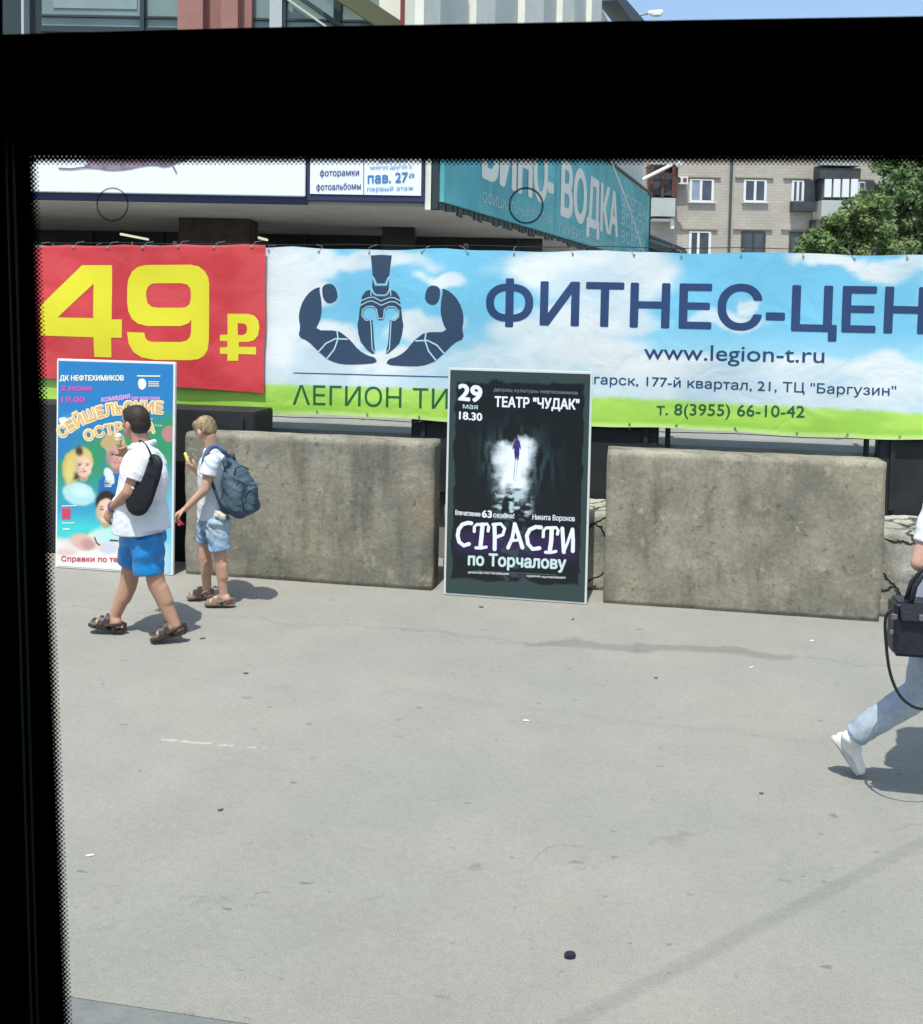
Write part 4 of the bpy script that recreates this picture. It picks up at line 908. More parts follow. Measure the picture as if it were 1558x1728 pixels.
# his sling bag
sb = empty('sling_bag', J(243, 855, YM - .30)); tag(sb, 'slim black sling bag hanging across the back of the man in white', 'bag')
M_NYLON = mat('black_nylon', (0.008, 0.009, 0.012, 1), .6, .3, .2, 20, .1, 60)
pa, pb = J(258, 786, YM - .235), J(234, 846, YM - .265)
g = MB(); g.cap(pa, .084, pb, .104, sq=.42, sqdir=(0.25, 1, 0)); g.cap(pa.lerp(pb, .2), .096, pb.lerp(pa, .1), .110, sq=.40, sqdir=(.25, 1, 0)); g.organic('pouch', M_NYLON, sb, .007, 8, wrinkle(.002, 9))
g = MB(); g.tube(smooth_path([pa + Vector((0, -.05, .05)), J(255, 768, YM - .275), J(249, 754, YM - .235), J(243, 747, YM - .17), J(237, 744, YM - .09), J(229, 750, YM + .04)]), .009, 8, flat=(0, 1, .3)); g.build('strap', M_NYLON, sb, smooth=True)
g = MB(); g.tube([J(247, 792, YM - .30), J(262, 800, YM - .30), J(252, 838, YM - .335)], .0025, 6); g.build('zip', M_DARK, sb)
g = MB(); g.box(J(224, 823, YM - .345), (.022, .004, .008), Matrix.Rotation(.5, 3, 'Y')); g.build('badge', M_WHITE, sb)
# ice cream cup held to his mouth
ic = empty('ice_cream_cup', J(197, 752, YM + .03)); tag(ic, 'pale ice cream cone held to his mouth by the man in white', 'ice cream')
p0, p1 = J(201, 753, YM + .04), J(200, 739, YM + .04)
MB().cone(p0, .018, p1, .026).build('cone', mat('wafer', (.55, .44, .26, 1), .8, bump=.3), ic, smooth=True); MB().ell(p1 + Vector((0, 0, .012)), (.026, .026, .022)).build('ice_cream', M_WHITE, ic, smooth=True)

# --- the boy with the backpack
YC = 7.54
boy = empty('person', (J(358, 1015, YC).x, YC, 0)); tag(boy, 'blond boy in pale tee shirt and denim shorts standing before the left concrete block', 'person')
hc = J(347, 725, YC); HF = Vector((-.80, .42, -.42)); UPB = Vector((-.25, .1, 1)).normalized()
b = MB(); f_, s_, u_, R_h = head(b, hc, HF, .98, UPB)
nk = J(357, 761, YC); b.cap(hc - u_ * .06 - f_ * .03, .047, nk, .052)
ch, wa, hp = J(361, 790, YC), J(361, 840, YC), J(361, 880, YC)
b.cap(nk, .05, ch, .105, sq=1.2); b.cap(ch, .10, wa, .092, sq=1.1); b.cap(wa, .092, hp, .088)
lsh, lel, lwr = J(357, 778, YC - .155), J(346, 826, YC - .20), J(315, 857, YC - .24)
b.cap(ch, .08, lsh, .047); b.cap(lsh, .047, lel, .038); b.cap(lel, .038, lwr, .025); hand(b, lwr, J(298, 868, YC - .25) - lwr, Vector((.5, .2, -.8)), .95, .8, True)
rsh, rel, rwr = J(352, 778, YC + .155), J(345, 812, YC + .16), J(333, 795, YC - .02)
b.cap(ch, .08, rsh, .047); b.cap(rsh, .047, rel, .037); b.cap(rel, .037, rwr, .025); hand(b, rwr, J(319, 785, YC - .04) - rwr, Vector((.2, .6, .6)), .95, .8, False)
n1, n2, n3 = J(366, 884, YC - .08), J(372, 945, YC - .08), J(378, 1006, YC - .07)
q1, q2, q3 = J(352, 884, YC + .08), J(346, 938, YC + .06), J(350, 996, YC + .08)
b.cap(n1, .070, n2, .050); b.cap(n2, .050, n3, .034); b.cap(n2.lerp(n3, .15) + Vector((.012, 0, 0)), .048, n2.lerp(n3, .45) + Vector((.01, 0, 0)), .046)
b.cap(q1, .070, q2, .050); b.cap(q2, .050, q3, .034); b.cap(q2.lerp(q3, .15) + Vector((.012, 0, 0)), .048, q2.lerp(q3, .45) + Vector((.01, 0, 0)), .046)
NH, NT = Vector((J(388, 1020, YC - .08).x, YC - .07, .016)), Vector((J(348, 1022, YC - .10).x, YC - .10, .016))
QH, QT = Vector((J(354, 1008, YC + .08).x, YC + .08, .03)), Vector((J(322, 1008, YC + .06).x, YC + .02, .016))
foot(b, NH + Vector((0, 0, .012)), NT + Vector((0, 0, .012)), n3, .95); foot(b, QH + Vector((0, 0, .012)), QT + Vector((0, 0, .012)), q3, .95)
b.organic('body', M_SKIN_B, boy, .0065, 4)
eyes(boy, hc, f_, s_, u_, .98)
hb = MB(); hb.ell(hc + u_ * .022 - f_ * .010, (.099, .080, .094), R_h); hb.ell(hc - f_ * .046 - u_ * .004, (.054, .070, .072), R_h); hb.ell(hc + f_ * .045 + u_ * .066, (.06, .066, .042), R_h); hb.ell(hc + f_ * .075 + u_ * .052, (.03, .055, .03), R_h)
hb.organic('hair', M_BLONDHAIR, boy, .006, 2, lambda co: vn3(co * np.array((75, 75, 22))) * .0035 + vn3(co * np.array((150, 150, 50))) * .002)
sh = MB(); sh.cap(nk + Vector((0, 0, -.02)), .068, ch, .122, sq=1.2); sh.cap(ch, .13, wa, .122, sq=1.1); sh.cone(wa + Vector((0, 0, .04)), .125, J(360, 874, YC), .128, sq=1.12)
sh.cap(ch + Vector((0, 0, .02)), .10, lsh, .064); sh.cone(lsh + (lsh - lel) * .05, .066, lsh.lerp(lel, .5), .068); sh.cap(ch + Vector((0, 0, .02)), .10, rsh, .064); sh.cone(rsh, .064, rsh.lerp(rel, .6), .066)
sh.organic('shirt', M_TEE, boy, .007, 4, wrinkle(.008, 9))
st = MB(); st.cone(J(361, 854, YC), .112, J(361, 892, YC), .122, sq=1.08); st.ell(J(364, 880, YC), (.118, .135, .085)); st.ell(J(369, 880, YC - .05), (.105, .12, .065)); st.cap(J(366, 890, YC - .06), .096, J(368, 900, YC - .06), .094); st.cone(J(365, 880, YC - .06), .097, J(371, 929, YC - .08), .084); st.cone(J(353, 880, YC + .06), .094, J(347, 913, YC + .07), .080)
st.organic('shorts', M_DENIM, boy, .007, 3, wrinkle(.010, 11))
sandal(boy, NH, NT, M_SANDAL2, M_SANDAL2, .95); sandal(boy, QH, QT, M_SANDAL2, M_SANDAL2, .95)
bk = empty('backpack', J(402, 870, YC)); tag(bk, 'faded blue grey backpack worn by the blond boy', 'backpack')
M_PACK = mat('blue_grey_canvas', (0.052, 0.085, 0.115, 1), .8, .2, .22, 14, .7, 16, col2=(0.075, 0.115, 0.145, 1), cscale=6)
M_PACKD = mat('dark_canvas', (0.035, 0.06, 0.085, 1), .8, .2)
g = MB(); g.cap(J(385, 778, YC - .02), .055, J(405, 820, YC - .02), .115, sq=1.15); g.cap(J(398, 808, YC - .02), .11, J(404, 848, YC - .02), .125, sq=1.15); g.cap(J(392, 850, YC - .02), .09, J(420, 852, YC - .02), .085, sq=1.4)
g.organic('main_pouch', M_PACK, bk, .008, 4, wrinkle(.011, 11))
g = MB(); g.cap(J(425, 824, YC - .04), .052, J(424, 854, YC - .04), .058, sq=1.9, sqdir=(-.3, 1, 0)); g.organic('front_pocket', M_PACK, bk, .007, 4, wrinkle(.005, 14))
g = MB(); zc = [J(x, y, YC - .13 - (.03 if x < 428 else 0)) for x, y in ((412, 862), (408, 840), (411, 822), (420, 816), (432, 819))]; g.tube(zc, .006, 6)
g.tube([J(x, y, YC - .17) for x, y in ((396, 802), (398, 790), (408, 786), (420, 792))], .007, 6); g.build('zip', M_PACKD, bk, smooth=True)
g = MB(); g.tube(smooth_path([J(386, 772, YC - .09), J(378, 762, YC - .15), J(366, 753, YC - .16), J(354, 757, YC - .175), J(346, 772, YC - .185), J(343, 788, YC - .17)]), .021, 8, flat=(0, 1, .2)); g.tube(smooth_path([J(381, 775, YC + .09), J(366, 752, YC + .13), J(350, 762, YC + .15)]), .02, 8, flat=(0, 1, .2))
g.build('strap', mat('strap_webbing', (0.10, 0.135, 0.24, 1), .8), bk, smooth=True)
g = MB(); g.tube(smooth_path([J(352, 800, YC - .155), J(362, 825, YC - .165), J(372, 850, YC - .165), J(388, 866, YC - .12)]), .014, 8, flat=(0, 1, .2)); g.tube([J(387, 768, YC - .05), J(394, 766, YC - .03), J(398, 780, YC)], .008, 6); g.build('strap', M_PACKD, bk, smooth=True)
g = MB(); g.cap(J(368, 868, YC - .14), .028, J(376, 872, YC - .13), .030, sq=.7); g.organic('tied_cloth', mat('cream_cloth', (.6, .58, .48, 1), .9, bump=.5, bscale=30), boy, .006, 2, wrinkle(.008, 25))
lo = empty('ice_lolly', J(318, 780, YC - .05)); tag(lo, 'small yellow ice lolly raised in the right hand of the blond boy', 'ice lolly')
MB().cap(J(313, 766, YC - .05), .013, J(317, 778, YC - .05), .014, sq=.8).build('ice', mat('yellow_ice', (.72, .66, .16, 1), .4, .4), lo, smooth=True); MB().tube([J(317, 778, YC - .05), J(320, 790, YC - .05)], .005, 6).build('stick', mat('wood_stick', (.5, .36, .2, 1), .8), lo)
wr = empty('wrapper', J(306, 885, YC - .25)); tag(wr, 'crumpled red plastic wrapper in the lowered hand of the blond boy', 'wrapper')
g = MB(); g.cone(J(300, 868, YC - .25), .012, J(306, 886, YC - .25), .030, sq=.5); g.organic('foil', mat('red_foil', (.55, .015, .07, 1), .25, .6, .2, 20, coat=.4), wr, .004, 1, wrinkle(.012, 40))

# --- the woman leaving the frame on the right
YW = 5.40
wom = empty('person', (1.5, YW, 0)); tag(wom, 'woman in pale jeans and white sneakers striding out of view, carrying a black handbag', 'person')
hp = J(1590, 1035, YW); b = MB()
HFW = Vector((.98, -.1, 0)); hc = J(1628, 760, YW)
f_, s_, u_, R_h = head(b, hc, HFW, 1.0)
nk = J(1618, 808, YW); ch, wa = J(1612, 880, YW), J(1602, 950, YW)
b.cap(hc - u_ * .06 - f_ * .02, .05, nk, .052); b.cap(nk, .05, ch, .11, sq=1.25); b.cap(ch, .115, wa, .10, sq=1.2); b.cap(wa, .105, hp, .13, sq=1.2)
rsh, rel, rwr = J(1585, 850, YW - .17), J(1551, 950, YW - .22), J(1612, 985, YW - .25)
b.cap(ch, .09, rsh, .055); b.cap(rsh, .055, rel, .042); b.cap(rel, .042, rwr, .027); hand(b, rwr, Vector((.9, .1, .1)), Vector((0, .3, 1)), .9, .9, False)
l1, l2, l3 = J(1620, 850, YW + .17), J(1640, 945, YW + .2), J(1675, 1000, YW + .12)
b.cap(ch, .09, l1, .055); b.cap(l1, .055, l2, .042); b.cap(l2, .042, l3, .027); hand(b, l3, Vector((.8, 0, -.4)), Vector((0, -1, 0)), .9, .5, True)
n1, n2, n3 = J(1586, 1050, YW - .08), J(1553, 1168, YW - .06), J(1436, 1244, YW + .02)
q1, q2, q3 = J(1600, 1050, YW + .08), J(1665, 1170, YW + .07), J(1715, 1290, YW + .06)
for (a, c_, d_) in ((n1, n2, n3), (q1, q2, q3)): b.cap(a, .09, c_, .056); b.cap(c_, .056, d_, .036)
NT = G(1446, 1311); NT.z = .012; NHl = J(1408, 1249, NT.y - .02)
QH = Vector((q3.x - .04, q3.y, .02)); QT = QH + Vector((.23, -.02, .03))
b.organic('body', M_SKIN_W, wom, .0065, 4); eyes(wom, hc, f_, s_, u_)
hb = MB(); hb.ell(hc + u_ * .026 - f_ * .015, (.105, .088, .102), R_h); hb.ell(hc - f_ * .055 - u_ * .02, (.06, .08, .09), R_h); hb.cap(hc - f_ * .08, .06, hc - f_ * .11 - u_ * .2, .04); hb.organic('hair', mat('chestnut_hair', (.09, .05, .03, 1), .5, .4, .4, 60, .5, 160), wom, .006, 3)
sh = MB(); sh.cap(nk + Vector((0, 0, -.03)), .07, ch, .13, sq=1.2); sh.cap(ch, .135, wa, .115, sq=1.2); sh.cone(wa, .12, hp, .14, sq=1.15); sh.cap(ch, .10, rsh, .068); sh.cone(rsh, .07, rsh.lerp(rel, .68), .062); sh.cap(ch, .1, l1, .068); sh.cone(l1, .07, l1.lerp(l2, .68), .062); sh.organic('shirt', M_SHIRT, wom, .008, 4, wrinkle(.006, 9))
st = MB(); st.cap(J(1592, 1015, YW), .13, hp, .145, sq=1.15); 
st.cap(n1, .108, n2, .078); st.cap(n2, .078, n2.lerp(n3, .55), .068); st.cone(n2.lerp(n3, .5), .070, n2.lerp(n3, .95), .062); st.cap(q1, .108, q2, .078); st.cone(q2, .078, q2.lerp(q3, .93), .058)
st.organic('jeans', M_JEAN, wom, .008, 4, wrinkle(.007, 10))
M_SNEAK = mat('white_sneaker', (.76, .74, .74, 1), .6, .3, .06, 20); M_SOLE = mat('grey_rubber', (.52, .51, .50, 1), .7); M_TONG = mat('pinkish_tongue', (.50, .43, .45, 1), .8, .2, .2, 40)
def sneaker(h, t, an, k=1.0):
    h, t = Vector(h), Vector(t); d = (t - h).normalized(); s = d.cross(Vector((0, .0, 1)) if abs(d.z) < .95 else Vector((1, 0, 0))).normalized(); up = s.cross(d); L = (t - h).length
    g = MB(); g.cap(h + d * .03 + up * .040, .046, h + d * L * .38 + up * .055, .053, sq=1.0, sqdir=up); g.cap(h + d * L * .3 + up * .055, .053, h + d * L * .74 + up * .036, .046, sq=.75, sqdir=up); g.ell(h + d * L * .80 + up * .030, (.055, .048, .038), Matrix((d, s, up)).transposed()); g.cap(h + d * .04 + up * .05, .046, Vector(an).lerp(h + d * .05 + up * .08, .35), .045)
    r = g.organic('sneaker', M_SNEAK, wom, .005, 3)
    out = chaikin([(-.022, -.03), (.06, -.036), (L * .7, -.046), (L * .95, -.03), (L + .004, 0), (L * .95, .034), (L * .7, .046), (.06, .036), (-.022, .03)], 2)
    MB().prism([h + d * x + s * y - up * .006 for x, y in out], up * .026).build('sole', M_SOLE, r, bevel=.004)
    g = MB(); g.cap(h + d * L * .34 + up * .098, .022, h + d * L * .62 + up * .066, .024, sq=.4, sqdir=up); g.build('tongue', M_TONG, r, smooth=True)
    lc = MB()
    for q in range(4): p = h + d * L * (.38 + .08 * q) + up * (.103 - .009 * q); lc.tube([p + s * .028 - up * .012, p + up * .002, p - s * .028 - up * .012], .004, 6)
    lc.build('lace', M_SNEAK, r)
sneaker(NHl, NT, n3); sneaker(QH, QT, q3)
MB().cone(n2.lerp(n3, .93), .040, n3 + (n3 - n2).normalized() * .03, .038).build('sock', M_SHIRT, wom, smooth=True)
hbag = empty('handbag', J(1560, 1095, YW - .30)); tag(hbag, 'structured black handbag on the forearm of the woman in jeans', 'handbag')
M_LEATH = mat('black_leather', (.012, .013, .018, 1), .38, .5, .2, 20, .15, 80); yb = YW - .30
a, c_ = J(1503, 1098, yb), J(1640, 1022, yb); 
g = MB(); g.prism([(a.x - .01, yb - .09, a.z), (c_.x + .01, yb - .09, a.z), (c_.x - .015, yb - .05, c_.z), (a.x + .0, yb - .05, c_.z + .005)], (0, .15, 0)); g.build('body', M_LEATH, hbag, bevel=.018, segs=3)
g = MB(); g.prism([(a.x + .02, yb - .098, c_.z - .07), (c_.x - .03, yb - .098, c_.z - .07), (c_.x - .025, yb - .07, c_.z + .008), (a.x + .015, yb - .07, c_.z + .008)], (0, .012, 0)); g.build('flap', M_LEATH, hbag, bevel=.004)
g = MB(); 
for dy in (-.05, .03): g.tube([J(1530, 1024, yb) + Vector((0, dy, 0)), J(1541, 985, yb) + Vector((0, dy * .8, 0)), Vector((rel.lerp(rwr, .3).x, yb + .02 + dy * .3, rel.z + .045)), J(1590, 990, yb) + Vector((0, dy * .8, 0)), J(1598, 1026, yb) + Vector((0, dy, 0))], .013, 8)
g.build('handle', M_LEATH, hbag, smooth=True)
g = MB()
for (x, y, sx_, sz_) in ((1509, 1040, .028, .026), (1504, 1066, .022, .022), (1556, 1042, .03, .03)): p = J(x, y, yb - .092); g.box(p, (sx_, .016, sz_))
g.build('buckle', mat('polished_steel', (.7, .7, .7, 1), .2, .5, metal=1.0), hbag, bevel=.003)
g = MB(); g.tube([*smooth_path([J(1505, 1028, yb - .05), J(1495, 1042, yb - .06), J(1495, 1080, yb - .06), J(1503, 1138, yb - .06), J(1524, 1180, yb - .07), J(1560, 1196, yb - .07), J(1600, 1170, yb - .07), J(1628, 1100, yb - .06), J(1632, 1035, yb - .05)])], .0075, 8, flat=(0, 1, 0)); g.build('strap', M_LEATH, hbag, smooth=True)
# ------------------------------------------------------------------ shopping pavilion behind the plaza
def W3(a, d, z): return Vector((_r0.x * a + _fh.x * d, _r0.y * a + _fh.y * d, z))       # a to the right, d away, both level with the view
RV = Matrix((_r0, _fh, Vector((0, 0, 1)))).transposed()
def AZ(x, y, D): p = PD(x, y, D); return (p - EYE).dot(_r0), p.z
def vbox(mb, a0, a1, d0, d1, z0, z1): return mb.box(W3((a0 + a1) / 2, (d0 + d1) / 2, (z0 + z1) / 2), (abs(a1 - a0), abs(d1 - d0), abs(z1 - z0)), RV)
DF = 13.0
zf = (AZ(60, 341, DF)[1] + AZ(720, 346, DF)[1]) / 2                    # underside of the canopy
a740 = AZ(740, 300, DF)[0]; aL = -13.0
pav = empty('shopping_pavilion', W3(-4, 20, TZ)); tag(pav, 'shopping pavilion with a deep canopy, dark shopfront and glazed upper floor', 'building')
M_SOFF = mat('canopy_soffit', (0.62, 0.58, 0.55, 1), .85, .2, .12, 1.2, .1, 10)
M_CREAMW = mat('cream_cladding', (0.80, 0.78, 0.68, 1), .8, .2, .10, 3, .1, 20)
M_RIBG = mat('grey_cladding', (0.56, 0.58, 0.53, 1), .8, .2, .14, 1.2, .1, 20)
M_SHOP = mat('dark_shopfront', (0.020, 0.022, 0.025, 1), .35, .4, .4, 1.5)
M_PIER = mat('dark_brick_pier', (0.075, 0.052, 0.047, 1), .9, .2, .3, 6, .3, 20)
M_PINKC = mat('pink_plaster', (0.33, 0.17, 0.145, 1), .85, .2, .08, 3)
M_REDC = mat('red_plaster', (0.24, 0.06, 0.058, 1), .85, .2, .08, 3)
M_UGLASS = mat('tinted_window', (0.20, 0.275, 0.255, 1), .12, .6, .18, .7)
M_MULL = mat('dark_mullion', (0.035, 0.05, 0.055, 1), .5)
M_MULLW = mat('pale_mullion', (0.45, 0.48, 0.50, 1), .5)
# side wall runs away to the right of the canopy's corner
nS = Vector((math.sin(math.radians(8.5)), math.cos(math.radians(8.5)), 0)); P0 = W3(a740, DF, 0); nN = Vector((-nS.y, nS.x, 0)) * -1
nN = Vector((nS.y, -nS.x, 0))                        # faces right
def SP(x, y, off=0.0): return PP(x, y, P0 + nN * off, nN)
def sc(x, y): p = SP(x, y); return ((p - P0).dot(nS), p.z)
def s3(s, z, off=0.0): q = P0 + nS * s + nN * off; return Vector((q.x, q.y, z))
sEnd = sc(1091, 380)[0]
# canopy slab
cl = MB(); q0, q1 = W3(aL, DF, 0), W3(a740, DF, 0)
cpts = [q0, q1, P0 + nS * 17.0, W3(aL, DF + 17, 0)]
cl.prism([(p.x, p.y, zf) for p in cpts], (0, 0, 0.35)); cl.build('canopy', M_SOFF, pav)
bd = MB(); zb_ = AZ(300, 333, DF)[1]
vbox(bd, aL, AZ(520, 340, DF)[0], DF - .12, DF - .02, zf - 0.002, zb_ + .02); bd.build('fascia_trim', mat('navy_trim', (0.035, 0.04, 0.10, 1), .5), pav)
# shopfront and piers
sh = MB(); vbox(sh, aL, 1.5, 19.0, 19.2, TZ, zf); sh.build('shopfront', M_SHOP, pav)
kk = MB()
for a in np.arange(-12.5, 1.5, 1.35): vbox(kk, a, a + .07, 18.93, 18.998, TZ, zf - .01)
vbox(kk, aL, 1.5, 18.94, 18.997, zf - .75, zf - .68); kk.build('shopfront_frame', M_MULL, pav)
for (x0, x1, yt, D, mm) in ((302, 420, 362, 15.4, M_PIER), (645, 700, 371, 16.6, M_SHOP), (-140, -60, 362, 15.4, M_PIER)):
    a0, a1 = AZ(x0, yt, D)[0], AZ(x1, yt, D)[0]; c_ = MB(); vbox(c_, a0, a1, D, D + .7, TZ, zf - .002); c_.build('pier', mm, pav)
up = MB(); DU = 14.6; zu0 = zf + .352
# upper storey: windows, columns, stair
vbox(up, AZ(-200, 20, DU)[0], AZ(712, 20, DU)[0], DU + .25, DU + .5, zu0, 9.2); up.build('upper_wall', M_MULL, pav)
def upx(x0, x1, d0, d1, z0, z1, name, m):
    g = MB(); vbox(g, AZ(x0, 20, DU)[0], AZ(x1, 20, DU)[0], DU + d0, DU + d1, z0, z1); return g.build(name, m, pav)
zsill = AZ(150, 41, DU)[1]
for (x0, x1) in ((66, 236), (243, 308), (426, 454), (482, 640)):
    wv = upx(x0, x1, .10, .22, zsill, 9.0, 'window', M_UGLASS)
    g = MB(); vbox(g, AZ(x0, 20, DU)[0], AZ(x1, 20, DU)[0], DU + .04, DU + .13, zsill - .1, zsill - .02); vbox(g, AZ(x0, 20, DU)[0], AZ(x1, 20, DU)[0], DU + .06, DU + .13, zsill + .12, zsill + .15); g.build('sill', M_MULL, wv)
for (x0, x1, m_) in ((36, 40, M_MULLW), (236, 243, M_MULL), (455, 476, M_MULLW), (478, 482, M_MULL), (563, 575, M_MULL)): upx(x0, x1, 0, .2, zu0, 9.0, 'mullion', m_)
g = upx(86, 228, .085, .098, zsill + .25, zsill + 1.0, 'blind', mat('pale_blind', (.24, .31, .31, 1), .3, .5, .15, 2))
for (x0, x1, d) in ((308, 350, -.25), (380, 408, -.25)): upx(x0, x1, d, .2, zu0, 9.1, 'column', M_PINKC)
upx(350, 380, -.05, .2, zu0, 9.1, 'column', M_PINKC); upx(408, 426, -.05, .2, zu0, 9.1, 'column', M_PINKC)
upx(678, 713, -.3, .3, zu0, 9.2, 'column', M_REDC); upx(640, 678, .0, .24, zu0, 9.0, 'panel', M_CREAMW)
def dg(x0, y0, x1, y1, wd, d, name, m):
    a0, z0 = AZ(x0, y0, DU); a1, z1 = AZ(x1, y1, DU); g = MB(); g.prism([W3(a0 - .0, DU + d, z0 - wd / 2), W3(a1, DU + d, z1 - wd / 2), W3(a1, DU + d, z1 + wd / 2), W3(a0, DU + d, z0 + wd / 2)], _fh * .06); g.build(name, m, pav)
dg(470, -12, 552, 46, .035, -.02, 'stair_rail', mat('bright_steel', (.6, .58, .5, 1), .35, metal=.5)); dg(490, -15, 600, 62, .07, -.05, 'stair_string', M_MULL)
dg(545, -28, 690, 68, .30, -.22, 'stair_slab', mat('olive_soffit', (.10, .11, .06, 1), .8))
# side wall with cream ribs
g = MB(); g.prism([s3(0, zu0, -.5), s3(sEnd + .3, zu0, -.5), s3(sEnd + .3, 8.9, -.5), s3(0, 10.6, -.5)], nN * .3); g.build('side_wall', M_RIBG, pav)
g = MB()
for (x0, x1) in ((713, 741), (802, 834), (884, 916), (948, 968), (997, 1014)):
    a_, b_ = (PP(x0, 20, P0 + nN * -.1, nN) - P0).dot(nS), (PP(x1, 20, P0 + nN * -.1, nN) - P0).dot(nS)
    g.prism([s3(a_, zu0 + .95, -.2), s3(b_, zu0 + .95, -.2), s3(b_, 10.6 - 1.7 * b_ / sEnd - .02, -.2), s3(a_, 10.6 - 1.7 * a_ / sEnd - .02, -.2)], nN * .12)
g.build('rib', M_CREAMW, pav)
g = MB(); e0 = PP(1036, -8, P0, nN); e1 = PP(1078, 38, P0, nN)
S0, S1 = (e0 - P0).dot(nS), (e1 - P0).dot(nS)
g.prism([s3(S0, e0.z, -.3), s3(S1, e1.z, -.3), s3(S1 - .1, e1.z - .5, -.3), s3(S0 - .6, e0.z - .3, -.3)], nN * .5); g.build('roof_edge', M_MULL, pav)
# signs on the canopy
def sign_print(D): return (lambda x, y: AZ(x, y, D)), (lambda a, z, l: W3(a, D - .003 * l, z))
M_LITE = mat('white_sign_face', (0.86, 0.88, 0.89, 1), .5, .3, .02, 2)
s1 = empty('shop_sign', W3(-6, DF - .2, zf)); tag(s1, 'long blank white sign board on the canopy edge with a brown smear at its top', 'sign')
zt_ = AZ(300, 175, DF)[1]
g = MB(); vbox(g, aL, AZ(519, 300, DF)[0], DF - .18, DF - .005, zb_ + .022, zt_); g.build('board', M_LITE, s1, bevel=.01)
p2, fn = sign_print(DF - .185); pr = Print(p2, fn, .6)
pr.poly([[(140, 262), (150, 274), (140, 283), (165, 284), (185, 288), (215, 286), (240, 280), (262, 278), (280, 283), (300, 274), (322, 268), (325, 235), (250, 215), (170, 230)]], 1, 1); pr.line([(100, 284), (120, 285), (145, 282)], .02, 1); pr.line([(285, 268), (292, 280), (298, 291)], .02, 1)
pr.build('picture', mat('brown_print', (.16, .10, .12, 1), .6, .3, .4, 3, col2=(.35, .27, .35, 1), cscale=2.5), s1)
s2 = empty('shop_sign', W3(-1.3, DF - .2, zf)); tag(s2, 'white photo kiosk sign lettered in blue on the canopy beside the teal sign', 'sign')
a0, a1 = AZ(522, 300, DF)[0], AZ(717, 300, DF)[0]
g = MB(); vbox(g, a0, a1, DF - .16, DF - .005, zb_ - .02, zt_); g.build('board', mat('navy_trim', (0.035, 0.04, 0.10, 1), .5), s2)
g = MB(); vbox(g, AZ(527, 300, DF)[0], AZ(712, 300, DF)[0], DF - .172, DF - .163, AZ(620, 331, DF)[1], zt_ - .06); g.build('face', M_LITE, s2)
p2, fn = sign_print(DF - .175); pr = Print(p2, fn, .6)
pr.text('фоторамки', (540, 297), (606, 296), 11, 1, .01); pr.text('фотоальбомы', (534, 321), (609, 319), 11, 1, .01); pr.line([(614, 270), (614, 330)], .008, 1); pr.build('lettering', mat('deep_blue_ink', S(56, 62, 128), .5), s2)
pr = Print(p2, fn, .6); pr.text('многое другое в', (625, 286), (695, 284), 7, 1, .0); pr.text('рамки, багет', (640, 275), (688, 273), 6, 1, .0); pr.text('пав. 27', (621, 309), (688, 307), 17, 1, .02); pr.text('а', (690, 300), (699, 299), 9, 1, .01); pr.text('первый этаж', (620, 323), (698, 321), 8, 1, .0); pr.build('lettering', mat('mid_blue_ink', S(62, 128, 190), .5), s2)
g = MB(); vbox(g, AZ(718, 300, DF)[0], AZ(728, 300, DF)[0], DF - .1, DF + .1, zf - .04, zt_); g.build('corner_post', M_CREAMW, pav); g = MB(); vbox(g, AZ(728, 300, DF)[0], AZ(740, 300, DF)[0], DF - .05, DF + .1, zf - .03, zt_); g.build('corner_post', M_MULL, pav)
# teal wine and vodka sign along the side of the canopy
s4 = empty('shop_sign', s3(8, zf)); tag(s4, 'long teal drinks sign with big pale letters receding along the canopy side', 'sign')
zlo = lambda s: zf - .02
zs0 = sc(740, 336)[1]; zs1 = sc(1091, 446)[1]; zh0 = sc(930, 206)[1]; zh1 = sc(1091, 331)[1]; sj = sc(931, 330)[0]; k_ = (zh1 - zh0) / (sEnd - sj)
ZL, ZH = (zs0 + zs1) / 2, (zh0 + zh1) / 2
M_TEAL = mat('teal_vinyl', (0.075, 0.36, 0.41, 1), .5, .3, .18, 1.5, .1, 8, col2=(0.13, 0.47, 0.50, 1), cscale=.8)
for (a_, b_) in ((0, sj - .03), (sj + .03, sEnd)):
    g = MB(); g.prism([s3(a_, ZL, .02), s3(b_, ZL, .02), s3(b_, ZH, .02), s3(a_, ZH, .02)], nN * .06); g.build('panel', M_TEAL, s4)
def tfn(s, z, l): return s3(s, z, .082 + .004 * l)
M_TLET = mat('cream_letter', (0.74, 0.74, 0.66, 1), .6, .2, .06, 3); M_TSM = mat('pale_teal_letter', (0.40, 0.60, 0.61, 1), .6)
pr = Print(sc, tfn, 9)
def ttext(body, x0, x1, yb0, yt0, wgt):
    sa, za = sc(x0, yb0); sb_ = sc(x1, yb0)[0]; h = sc(x0, yt0)[1] - za; v, f = lay(body); mn, mx_ = v[:, 0].min(), v[:, 0].max(); r = wgt * h / CAPH
    for i, (dx, dz) in enumerate(bold(wgt)): pr.add([(sa + (x - mn) / (mx_ - mn) * (sb_ - sa) + dx * r * 2, za + y / CAPH * h + dz * r, l_) for x, y, l_ in v], f, 1 + .05 * i)
ttext('ВИНО-', 806, 926, 297, 180, .03); ttext('ВОДКА', 940, 1037, 361, 268, .03); pr.build('lettering', M_TLET, s4)
pr = Print(sc, tfn, 9); ttext('ОФИЦИАЛЬНЫЙ ПАРТНЕР', 805, 926, 341, 322, .0); ttext('ЛИКЕРО-ВОДОЧНОГО', 934, 1035, 393, 375, .0)
for (yb_, yt_) in ((346, 322), (378, 354), (408, 388)): ttext('ВСЕГДА', 1043, 1085, yb_, yt_, .01)
pr.build('lettering', M_TSM, s4)
fg = MB(); s_ = 0.0; rs = random.Random(5)
